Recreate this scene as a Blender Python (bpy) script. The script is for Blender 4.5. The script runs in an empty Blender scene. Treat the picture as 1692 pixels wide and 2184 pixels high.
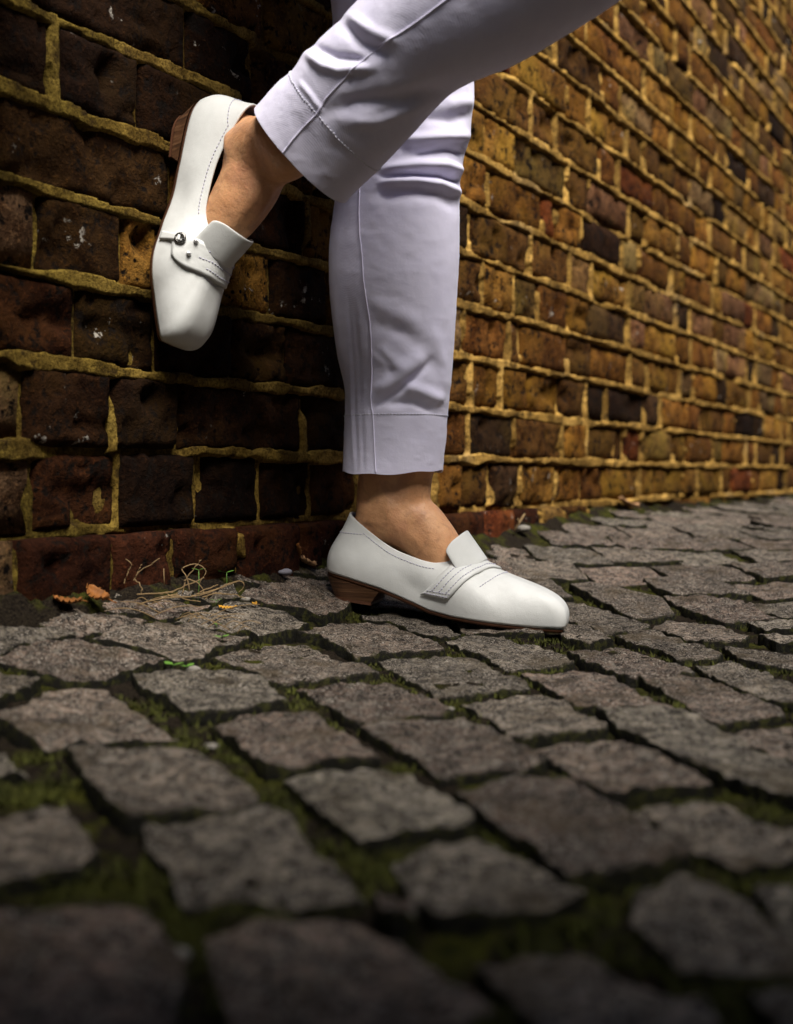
import bpy, math, random
import numpy as np
from mathutils import Vector, Matrix
from mathutils.bvhtree import BVHTree
R = math.radians
rng = np.random.default_rng(7)
random.seed(7)
scene = bpy.context.scene
COL = scene.collection

# ------------------------------------------------------------------ camera
ZC = .167                      # camera height above the foot of the paving
cam_d = bpy.data.cameras.new('camera'); cam = bpy.data.objects.new('camera', cam_d); COL.objects.link(cam)
cam.location = (0, 0, ZC); cam.rotation_euler = (R(90), 0, 0)
cam_d.sensor_fit = 'HORIZONTAL'; cam_d.sensor_width = 24; cam_d.lens = 35.38; cam_d.shift_y = -79/1692
cam_d.clip_start = .02; cam_d.clip_end = 200
cam_d.dof.use_dof = True; cam_d.dof.focus_distance = 1.20; cam_d.dof.aperture_fstop = 4.2
scene.camera = cam

# ------------------------------------------------------------------ light
SUN_EL, SUN_AZ = 53, -64        # azimuth: direction the light comes from, degrees counter-clockwise from +X
sun_dir = Vector((math.cos(R(SUN_EL))*math.cos(R(SUN_AZ)), math.cos(R(SUN_EL))*math.sin(R(SUN_AZ)), math.sin(R(SUN_EL))))
world = bpy.data.worlds.new('World'); scene.world = world; world.use_nodes = True
wn = world.node_tree; bg = wn.nodes['Background']
sky = wn.nodes.new('ShaderNodeTexSky'); sky.sky_type = 'NISHITA'; sky.sun_disc = False
sky.sun_elevation = R(SUN_EL); sky.sun_rotation = R(90-SUN_AZ); sky.air_density = 1.0; sky.dust_density = 2.0
wn.links.new(sky.outputs[0], bg.inputs[0]); bg.inputs[1].default_value = .062
sd = bpy.data.lights.new('sun', 'SUN'); sd.energy = 4.4; sd.angle = R(34); sd.color = (1, .955, .885)
sun = bpy.data.objects.new('sun', sd); COL.objects.link(sun); sun.rotation_euler = sun_dir.to_track_quat('Z', 'Y').to_euler()
scene.view_settings.view_transform = 'Standard'; scene.view_settings.look = 'None'
scene.view_settings.gamma = 1; scene.view_settings.exposure = 1.26
scene.view_settings.use_curve_mapping = False
scene.render.engine = 'CYCLES'; scene.cycles.use_denoising = True; scene.cycles.max_bounces = 8

# ------------------------------------------------------------------ frame of the wall: t runs along it, w away from it
S2 = np.array([.502, .865]); S2 /= np.linalg.norm(S2); N2 = np.array([S2[1], -S2[0]]); P0 = np.array([-.3294, .971])
def W(t, w, z=0.):
    t, w, z = np.broadcast_arrays(np.asarray(t, float), np.asarray(w, float), np.asarray(z, float))
    return np.stack([P0[0]+S2[0]*t+N2[0]*w, P0[1]+S2[1]*t+N2[1]*w, z], -1)
def wt(X, Y):
    return (X-P0[0])*N2[0]+(Y-P0[1])*N2[1], (X-P0[0])*S2[0]+(Y-P0[1])*S2[1]
def G(X, Y):
    w, t = wt(np.asarray(X, float), np.asarray(Y, float))
    u = np.clip(t-.5, 0, 1)
    return .062*np.exp(-np.maximum(w, 0)/(.1+.30*u*u*(3-2*u)))+.038*u*u*(3-2*u)
def proj(p):
    p = np.asarray(p, float); return 846+2494*p[..., 0]/p[..., 1], 1013-2494*(p[..., 2]-ZC)/p[..., 1]

# ------------------------------------------------------------------ noise
def _h(ix, iy, iz):
    v = (ix.astype(np.int64)*374761393+iy.astype(np.int64)*668265263+iz.astype(np.int64)*2147483647) & 0xffffffff
    v = ((v ^ (v >> 13))*1274126177) & 0xffffffff
    return ((v ^ (v >> 16)) & 0xffff)/65535.
def noise(x, y, z=0.):
    x, y, z = np.broadcast_arrays(np.asarray(x, float), np.asarray(y, float), np.asarray(z, float))
    i, j, k = np.floor(x), np.floor(y), np.floor(z); a, b, c = x-i, y-j, z-k
    a, b, c = a*a*(3-2*a), b*b*(3-2*b), c*c*(3-2*c); r = 0
    for dx in (0, 1):
        for dy in (0, 1):
            for dz in (0, 1):
                r = r+_h(i+dx, j+dy, k+dz)*(a if dx else 1-a)*(b if dy else 1-b)*(c if dz else 1-c)
    return r*2-1
def fbm(x, y, z=0., o=3):
    r = 0; a = 1
    for q in range(o):
        r = r+a*noise(x*2**q+q*17.3, y*2**q+q*5.1, np.asarray(z)*2**q+q*9.7); a *= .5
    return r/1.6
def sstep(a, b, x):
    u = np.clip((x-a)/(b-a), 0, 1); return u*u*(3-2*u)

# ------------------------------------------------------------------ object helpers
WORLD_AT = {}
def mk(name, V, Fc, mat, parent=None, origin=None, smooth=True, kind=None, label=None, cat=None, group=None):
    V = np.asarray(V, float)
    if origin is None: origin = (0, 0, 0) if parent is None else WORLD_AT[parent.name]
    o3 = np.asarray(origin, float)
    me = bpy.data.meshes.new(name); Fc = np.asarray(Fc) if not isinstance(Fc, list) else Fc
    if isinstance(Fc, np.ndarray):
        nf, k = Fc.shape
        me.vertices.add(len(V)); me.vertices.foreach_set('co', (V-o3).astype(np.float32).ravel())
        me.loops.add(nf*k); me.loops.foreach_set('vertex_index', Fc.astype(np.int32).ravel())
        me.polygons.add(nf); me.polygons.foreach_set('loop_start', np.arange(0, nf*k, k, dtype=np.int32))
        me.update(calc_edges=True); me.validate()
    else:
        me.from_pydata([tuple(p) for p in V-o3], [], Fc); me.update()
    if smooth: me.polygons.foreach_set('use_smooth', np.ones(len(me.polygons), bool))
    if mat: me.materials.append(mat)
    o = bpy.data.objects.new(name, me); COL.objects.link(o)
    return put(o, o3, parent, kind, label, cat, group)
def put(o, o3, parent=None, kind=None, label=None, cat=None, group=None):
    if parent is not None:
        o.parent = parent; o.location = Vector(np.asarray(o3, float)-WORLD_AT[parent.name])
    else: o.location = Vector(o3)
    WORLD_AT[o.name] = np.asarray(o3, float)
    for k, v in (('kind', kind), ('label', label), ('category', cat), ('group', group)):
        if v: o[k] = v
    return o
def empty(name, at, parent=None, **k):
    o = bpy.data.objects.new(name, None); COL.objects.link(o); o.empty_display_size = .05
    return put(o, at, parent, **k)
def grid_faces(nu, nv, wrap=False):
    i = np.arange(nu if wrap else nu-1); j = np.arange(nv-1); i, j = np.meshgrid(i, j, indexing='ij')
    a = i*nv+j; b = ((i+1) % nu)*nv+j
    return np.stack([a, b, b+1, a+1], -1).reshape(-1, 4)
class MB:
    def __init__(s): s.v = []; s.f = []; s.n = 0
    def add(s, V, Fc):
        V = np.asarray(V, float).reshape(-1, 3); s.v.append(V)
        s.f += [tuple(int(q)+s.n for q in f) for f in Fc]; s.n += len(V)
    def build(s, name, mat, parent=None, **k): return mk(name, np.concatenate(s.v), s.f, mat, parent, **k)
def frame_of(d):
    d = d/np.linalg.norm(d); a = np.cross(d, (0, 0, 1.)) if abs(d[2]) < .9 else np.cross(d, (1., 0, 0)); a /= np.linalg.norm(a)
    return a, np.cross(d, a)
def tube(mb, pts, r, n=6):
    pts = np.asarray(pts, float); rr = np.broadcast_to(r, len(pts)); rings = []
    for i, p in enumerate(pts):
        d = pts[min(i+1, len(pts)-1)]-pts[max(i-1, 0)]; a, b = frame_of(d)
        th = np.arange(n)/n*2*np.pi; rings.append(p+rr[i]*(np.cos(th)[:, None]*a+np.sin(th)[:, None]*b))
    m = len(pts); Fc = [(i*n+j, i*n+(j+1) % n, (i+1)*n+(j+1) % n, (i+1)*n+j) for i in range(m-1) for j in range(n)]
    Fc += [tuple(range(n))[::-1], tuple((m-1)*n+j for j in range(n))]
    mb.add(np.concatenate(rings), Fc)
def box(mb, c, ax, ay, az):
    c, ax, ay, az = (np.asarray(q, float) for q in (c, ax, ay, az))
    V = [c+i*ax+j*ay+k*az for i in (-1, 1) for j in (-1, 1) for k in (-1, 1)]
    mb.add(V, [(0, 1, 3, 2), (4, 6, 7, 5), (0, 4, 5, 1), (2, 3, 7, 6), (0, 2, 6, 4), (1, 5, 7, 3)])
def spline(K, m):
    K = np.asarray(K, float); n = len(K); u = np.linspace(0, n-1, m); i = np.clip(np.floor(u).astype(int), 0, n-2); f = (u-i)
    sh = (m,)+(1,)*(K.ndim-1); f = f.reshape(sh)
    g = lambda q: K[np.clip(q, 0, n-1)]
    a, b, c, d = g(i-1), g(i), g(i+1), g(i+2)
    return .5*(2*b+(c-a)*f+(2*a-5*b+4*c-d)*f*f+(3*b-a-3*c+d)*f**3)

# ------------------------------------------------------------------ materials
class NT:
    def __init__(s, name, rough=.6, spec=.5):
        s.m = bpy.data.materials.new(name); s.m.use_nodes = True; s.t = s.m.node_tree; s.b = s.t.nodes['Principled BSDF']
        s.b.inputs['Roughness'].default_value = rough; s.b.inputs['Specular IOR Level'].default_value = spec
        s.tc = s.t.nodes.new('ShaderNodeTexCoord'); s.co = s.tc.outputs['Object']
        s.oi = s.t.nodes.new('ShaderNodeObjectInfo')
    def n(s, k, **p):
        q = s.t.nodes.new('ShaderNode'+k)
        for a, v in p.items(): setattr(q, a, v)
        return q
    def l(s, a, b): s.t.links.new(a, b)
    def shift(s, amount=37.):          # each object its own piece of the texture
        v = s.n('VectorMath', operation='MULTIPLY_ADD'); c = s.n('CombineXYZ')
        for i in range(3): s.l(s.oi.outputs['Random'], c.inputs[i])
        s.l(c.outputs[0], v.inputs[0]); v.inputs[1].default_value = (amount, amount*1.7, amount*.6); s.l(s.co, v.inputs[2]); s.co = v.outputs[0]
    def noise(s, scale, detail=4, rough=.6, dist=0.):
        q = s.n('TexNoise'); q.inputs['Scale'].default_value = scale; q.inputs['Detail'].default_value = detail
        q.inputs['Roughness'].default_value = rough; q.inputs['Distortion'].default_value = dist; s.l(s.co, q.inputs['Vector']); return q.outputs['Fac']
    def voro(s, scale, out='Distance', feature='F1'):
        q = s.n('TexVoronoi', feature=feature); q.inputs['Scale'].default_value = scale; s.l(s.co, q.inputs['Vector']); return q.outputs[out]
    def ramp(s, src, *stops):
        q = s.n('ValToRGB'); e = q.color_ramp.elements
        while len(e) < len(stops): e.new(.5)
        for el, (p, c) in zip(e, stops):
            el.position = p; el.color = (c, c, c, 1) if not hasattr(c, '__len__') else (*c, 1)
        s.l(src, q.inputs[0]); return q.outputs[0]
    def mix(s, fac, a, b, mode='MIX'):
        q = s.n('Mix', data_type='RGBA', blend_type=mode)
        for sock, v in ((q.inputs[0], fac), (q.inputs[6], a), (q.inputs[7], b)):
            if hasattr(v, 'is_linked'): s.l(v, sock)
            elif sock == q.inputs[0]: sock.default_value = v
            else: sock.default_value = (*v, 1) if len(v) == 3 else v
        return q.outputs[2]
    def math(s, op, a, b):
        q = s.n('Math', operation=op)
        for i, v in enumerate((a, b)):
            if hasattr(v, 'is_linked'): s.l(v, q.inputs[i])
            else: q.inputs[i].default_value = v
        return q.outputs[0]
    def bump(s, h, strength=.5, dist=.002, prev=None):
        q = s.n('Bump'); q.inputs['Strength'].default_value = strength; q.inputs['Distance'].default_value = dist
        s.l(h, q.inputs['Height'])
        if prev: s.l(prev, q.inputs['Normal'])
        s.l(q.outputs[0], s.b.inputs['Normal']); return q.outputs[0]
    def col(s, c):
        if hasattr(c, 'is_linked'): s.l(c, s.b.inputs['Base Color'])
        else: s.b.inputs['Base Color'].default_value = (*c, 1)
    def rough(s, c): s.l(c, s.b.inputs['Roughness'])

def m_brick():
    k = NT('weathered_brick', 1., .06); k.shift()
    base = k.oi.outputs['Color']
    n1 = k.noise(20, 6, .7); n2 = k.noise(62, 6, .72); n3 = k.noise(230, 3, .65); big = k.noise(8, 3, .5)
    c = k.mix(k.ramp(n1, (.40, 0), (.60, 1)), k.mix(1, base, (.34, .27, .22), 'MULTIPLY'), base)
    c = k.mix(k.ramp(big, (.50, 0), (.64, .8)), c, k.mix(1, base, (1.15, 1.28, .85), 'MULTIPLY'))    # ochre burn across the face
    c = k.mix(k.ramp(n3, (.54, 0), (.70, .6)), c, k.mix(1, base, (2.2, 2.0, 1.6), 'MULTIPLY'))        # gritty grains
    c = k.mix(k.ramp(n2, (.38, 1), (.47, 0)), c, (.006, .004, .003))                                 # burnt pits
    v = k.voro(85); c = k.mix(k.math('MULTIPLY', k.ramp(v, (.14, 1), (.24, 0)), k.ramp(k.noise(24, 2), (.46, 0), (.56, 1))), c, (.005, .003, .002))
    lime = k.math('MULTIPLY', k.ramp(k.noise(46, 5, .7), (.64, 0), (.68, 1)), k.ramp(k.noise(7, 1), (.52, 0), (.62, 1)))
    c = k.mix(lime, c, (.30, .27, .23))
    k.col(c)
    h = k.mix(.5, n1, n2); b = k.bump(h, 1, .009); b = k.bump(n3, .9, .002, b); return k.m
def m_mortar():
    k = NT('lime_mortar', 1., .06)
    n1 = k.noise(11, 4, .6); n2 = k.noise(48, 6, .75); n3 = k.noise(360, 3, .75)
    c = k.mix(k.ramp(n1, (.38, 0), (.62, 1)), (.50, .30, .080), (.38, .22, .052))
    c = k.mix(k.ramp(k.noise(5, 3), (.60, 0), (.74, .6)), c, (.44, .32, .17))
    sx = k.n('SeparateXYZ'); k.l(k.co, sx.inputs[0])           # mortar darkened towards the left end: dim light put into its colour
    old = k.ramp(k.math('ADD', sx.outputs[0], k.math('MULTIPLY', k.noise(4, 4), .5)), (.0, 1), (.45, 0))  # mask of the painted dimness, fading out to the right
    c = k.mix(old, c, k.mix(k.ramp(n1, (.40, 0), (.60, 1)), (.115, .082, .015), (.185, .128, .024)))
    c = k.mix(k.ramp(k.noise(19, 5, .7), (.46, .85), (.58, 0)), c, k.mix(1, c, (.32, .30, .28), 'MULTIPLY'))
    c = k.mix(k.ramp(n2, (.36, .9), (.46, 0)), c, (.030, .018, .007))
    c = k.mix(k.ramp(n3, (.40, .8), (.50, 0)), c, k.mix(1, c, (.35, .33, .30), 'MULTIPLY'))
    c = k.mix(k.ramp(n3, (.56, 0), (.66, .6)), c, k.mix(1, c, (1.5, 1.5, 1.5), 'MULTIPLY'))
    k.col(c); b = k.bump(n2, .8, .004); k.bump(n3, 1, .0016, b); return k.m
def m_sett():
    k = NT('granite_sett', .85, .16); k.shift()
    g = k.noise(270, 5, .8); g2 = k.noise(520, 3, .75); m = k.noise(120, 6, .8); m2 = k.noise(48, 5, .7); big = k.noise(15, 4, .6)
    tone = k.mix(k.oi.outputs['Random'], (.235, .208, .165), (.215, .150, .118))
    rnd = k.n('Math', operation='FRACT'); k.l(k.math('MULTIPLY', k.oi.outputs['Random'], 7.3), rnd.inputs[0])
    tone = k.mix(rnd.outputs[0], tone, k.mix(1, tone, (.46, .45, .45), 'MULTIPLY'))
    c = k.mix(k.ramp(m, (.43, 0), (.57, 1)), k.mix(1, tone, (.16, .145, .135), 'MULTIPLY'), k.mix(1, tone, (1.75, 1.72, 1.66), 'MULTIPLY'))
    c = k.mix(k.ramp(m2, (.38, .75), (.54, 0)), c, (.020, .016, .012))
    c = k.mix(k.ramp(g, (.40, 1), (.47, 0)), c, (.008, .007, .0065))
    c = k.mix(k.ramp(g2, (.55, 0), (.61, .95)), c, (.50, .44, .37))
    c = k.mix(k.ramp(big, (.54, 0), (.66, .65)), c, (.070, .050, .026))
    c = k.mix(1, c, k.ramp(k.noise(34, 6, .75, .4), (.36, .45), (.5, .9), (.62, 1.0)), 'MULTIPLY'); c = k.mix(k.ramp(k.noise(85, 5, .7), (.56, 0), (.66, .55)), c, (.30, .265, .22))
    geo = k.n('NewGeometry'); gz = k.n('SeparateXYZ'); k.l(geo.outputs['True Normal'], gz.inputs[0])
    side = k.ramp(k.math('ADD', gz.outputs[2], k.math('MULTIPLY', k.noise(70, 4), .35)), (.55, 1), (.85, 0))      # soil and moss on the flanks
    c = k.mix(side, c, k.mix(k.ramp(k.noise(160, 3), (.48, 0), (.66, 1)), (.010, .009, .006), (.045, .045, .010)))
    k.col(c); b = k.bump(m2, 1, .010); b = k.bump(m, 1, .005, b); b = k.bump(g, 1, .0018, b); return k.m
def m_soil():
    k = NT('mossy_soil', 1., .06)
    n1 = k.noise(18, 4, .6); n2 = k.noise(120, 5, .75); n3 = k.noise(420, 3, .7)
    dirt = k.mix(k.ramp(n3, (.4, 0), (.7, 1)), (.007, .005, .004), (.034, .026, .016))
    moss = k.mix(k.ramp(n2, (.35, 0), (.65, 1)), (.008, .009, .003), (.060, .060, .009))
    moss = k.mix(k.ramp(n3, (.55, 0), (.75, .8)), moss, (.115, .108, .020))
    c = k.mix(k.ramp(n1, (.49, 0), (.60, 1)), dirt, moss)
    k.col(c); b = k.bump(n2, 1, .005); k.bump(n3, 1, .002, b); return k.m
def m_cloth():
    k = NT('white_cotton_twill', .85, .2); k.b.inputs['Sheen Weight'].default_value = .15
    k.col(k.mix(k.ramp(k.noise(30, 3), (.4, 0), (.7, 1)), (.82, .79, .97), (.785, .755, .945)))
    wv = k.n('TexWave', wave_type='BANDS', bands_direction='DIAGONAL'); wv.inputs['Scale'].default_value = 420; k.l(k.co, wv.inputs['Vector'])
    b = k.bump(wv.outputs['Fac'], .12, .0006); b = k.bump(k.noise(900, 2), .2, .0005, b); k.bump(k.noise(38, 3), .25, .0035, b); return k.m
def m_leather():
    k = NT('white_leather', .42, .45)
    k.col(k.mix(k.ramp(k.noise(40, 3), (.4, 0), (.7, 1)), (.635, .64, .62), (.585, .59, .57)))
    k.rough(k.ramp(k.noise(60, 3), (.3, .42), (.7, .6)))
    v = k.voro(1500); b = k.bump(v, .2, .0005); b = k.bump(k.noise(130, 5, .65, .9), .11, .002, b); k.bump(k.noise(26, 2), .22, .004, b); return k.m
def m_plain(name, c, rough=.6, spec=.4, metal=0., var=.25, scale=60, bump=.3, bd=.001):
    k = NT(name, rough, spec); k.b.inputs['Metallic'].default_value = metal
    k.col(k.mix(k.ramp(k.noise(scale, 4), (.35, 0), (.65, 1)), c, tuple(q*(1-var) for q in c)))
    k.bump(k.noise(scale*3, 3), bump, bd); return k.m
def m_heel():
    k = NT('stacked_heel_leather', .5, .4)
    sx = k.n('SeparateXYZ'); k.l(k.tc.outputs['Generated'], sx.inputs[0]); cb = k.n('CombineXYZ')
    k.l(k.math('MULTIPLY', sx.outputs[0], .6), cb.inputs[0]); k.l(k.math('MULTIPLY', sx.outputs[1], .6), cb.inputs[1]); k.l(k.math('MULTIPLY', sx.outputs[2], 14), cb.inputs[2])
    q = k.n('TexNoise'); q.inputs['Scale'].default_value = 1.6; q.inputs['Detail'].default_value = 5; k.l(cb.outputs[0], q.inputs['Vector'])
    k.col(k.ramp(q.outputs['Fac'], (.3, (.025, .011, .006)), (.48, (.085, .037, .016)), (.68, (.15, .075, .036))))
    k.bump(q.outputs['Fac'], .4, .001); return k.m
def m_skin():
    k = NT('skin', .48, .4); k.b.inputs['Subsurface Weight'].default_value = .12
    k.b.inputs['Subsurface Radius'].default_value = (.006, .0022, .001)
    c = k.mix(k.ramp(k.noise(35, 4), (.38, 0), (.66, 1)), (.68, .365, .185), (.56, .275, .13))
    c = k.mix(k.ramp(k.noise(420, 2), (.62, 0), (.74, .35)), c, (.28, .12, .06)); c = k.mix(k.ramp(k.noise(48, 4, .6, 1.2), (.50, 0), (.62, .5)), c, (.40, .19, .10)); c = k.mix(k.ramp(k.noise(22, 2), (.50, 0), (.7, .4)), c, (.62, .27, .16))
    k.col(c); b = k.bump(k.noise(700, 3), .18, .0005)
    wv = k.n('TexWave', wave_type='BANDS', bands_direction='DIAGONAL'); wv.inputs['Scale'].default_value = 110; wv.inputs['Distortion'].default_value = 8; wv.inputs['Detail Scale'].default_value = 3
    k.l(k.co, wv.inputs['Vector']); b = k.bump(wv.outputs['Fac'], .10, .0005, b); k.bump(k.noise(75, 4), .45, .003, b); return k.m
M = dict(brick=m_brick(), mortar=m_mortar(), sett=m_sett(), soil=m_soil(), cloth=m_cloth(), leather=m_leather(), heel=m_heel(), skin=m_skin(),
    thread=m_plain('lilac_thread', (.50, .48, .62), .8, .2), cloththread=m_plain('white_thread', (.74, .74, .82), .8, .2),
    sole=m_plain('brown_sole', (.085, .032, .014), .5, .4), lining=m_plain('lilac_lining', (.50, .46, .62), .8, .2),
    steel=m_plain('dark_metal', (.22, .21, .20), .25, .5, 1., .5, 900), crystal=m_plain('crystal', (.85, .85, .86), .08, .9, .6, .3, 1500),
    straw=m_plain('dry_straw', (.25, .165, .08), .8, .2), leaf=m_plain('orange_leaf', (.24, .085, .014), .7, .3, 0, .5, 120),
    leaf2=m_plain('yellow_leaf', (.60, .30, .03), .7, .3, 0, .4, 200), tan=m_plain('tan_leaf', (.45, .25, .12), .7, .3, 0, .4, 120),
    green=m_plain('seedling_green', (.10, .22, .03), .5, .4, 0, .35, 200), moss=m_plain('moss_green', (.060, .064, .010), .9, .2, 0, .6, 40),
    pebble=m_plain('pale_pebble', (.22, .20, .17), .7, .3), pebble2=m_plain('grey_pebble', (.18, .17, .2), .7, .3))
STAND=[[-0.0585, 0.0498, 0.1696], [-0.058, 0.0508, 0.1814], [-0.0575, 0.0529, 0.2019], [-0.0565, 0.0549, 0.2301], [-0.0559, 0.0559, 0.2404], [-0.057, 0.0585, 0.2661], [-0.0636, 0.0611, 0.2968], [-0.0693, 0.0642, 0.3379], [-0.0734, 0.0667, 0.379], [-0.0729, 0.0683, 0.42], [-0.0672, 0.0688, 0.4652], [-0.0667, 0.0688, 0.4816], [-0.0688, 0.0713, 0.5073], [-0.0708, 0.078, 0.5329], [-0.0719, 0.0837, 0.574], [-0.0708, 0.0837, 0.6099], [-0.0693, 0.0831, 0.6561], [-0.0719, 0.0831, 0.6869], [-0.0801, 0.0842, 0.7639], [-0.0914, 0.0893, 0.8922], [-0.1057, 0.097, 1.0462]]
RAISE=[([-0.1262, 1.0738, 0.5046], [-0.0487, 1.0738, 0.4172]), ([-0.1161, 1.0685, 0.5136], [-0.0403, 1.0685, 0.4245]), ([-0.1034, 1.0613, 0.524], [-0.0281, 1.0613, 0.4342]), ([-0.09, 1.0536, 0.5324], [-0.0152, 1.0536, 0.4446]), ([-0.0794, 1.0484, 0.5436], [-0.0076, 1.0484, 0.4516]), ([-0.062, 1.0385, 0.5555], [0.0092, 1.0385, 0.4672]), ([-0.0458, 1.0281, 0.5665], [0.0284, 1.0281, 0.4865]), ([-0.0293, 1.0158, 0.5796], [0.0546, 1.0158, 0.5038]), ([0.0016, 0.9933, 0.6023], [0.1012, 0.9933, 0.5167]), ([0.0365, 0.9692, 0.6267], [0.1492, 0.9692, 0.5374]), ([0.0807, 0.9402, 0.6582], [0.2051, 0.9402, 0.5658]), ([0.1292, 0.91, 0.6899], [0.2605, 0.91, 0.595])]
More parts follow.
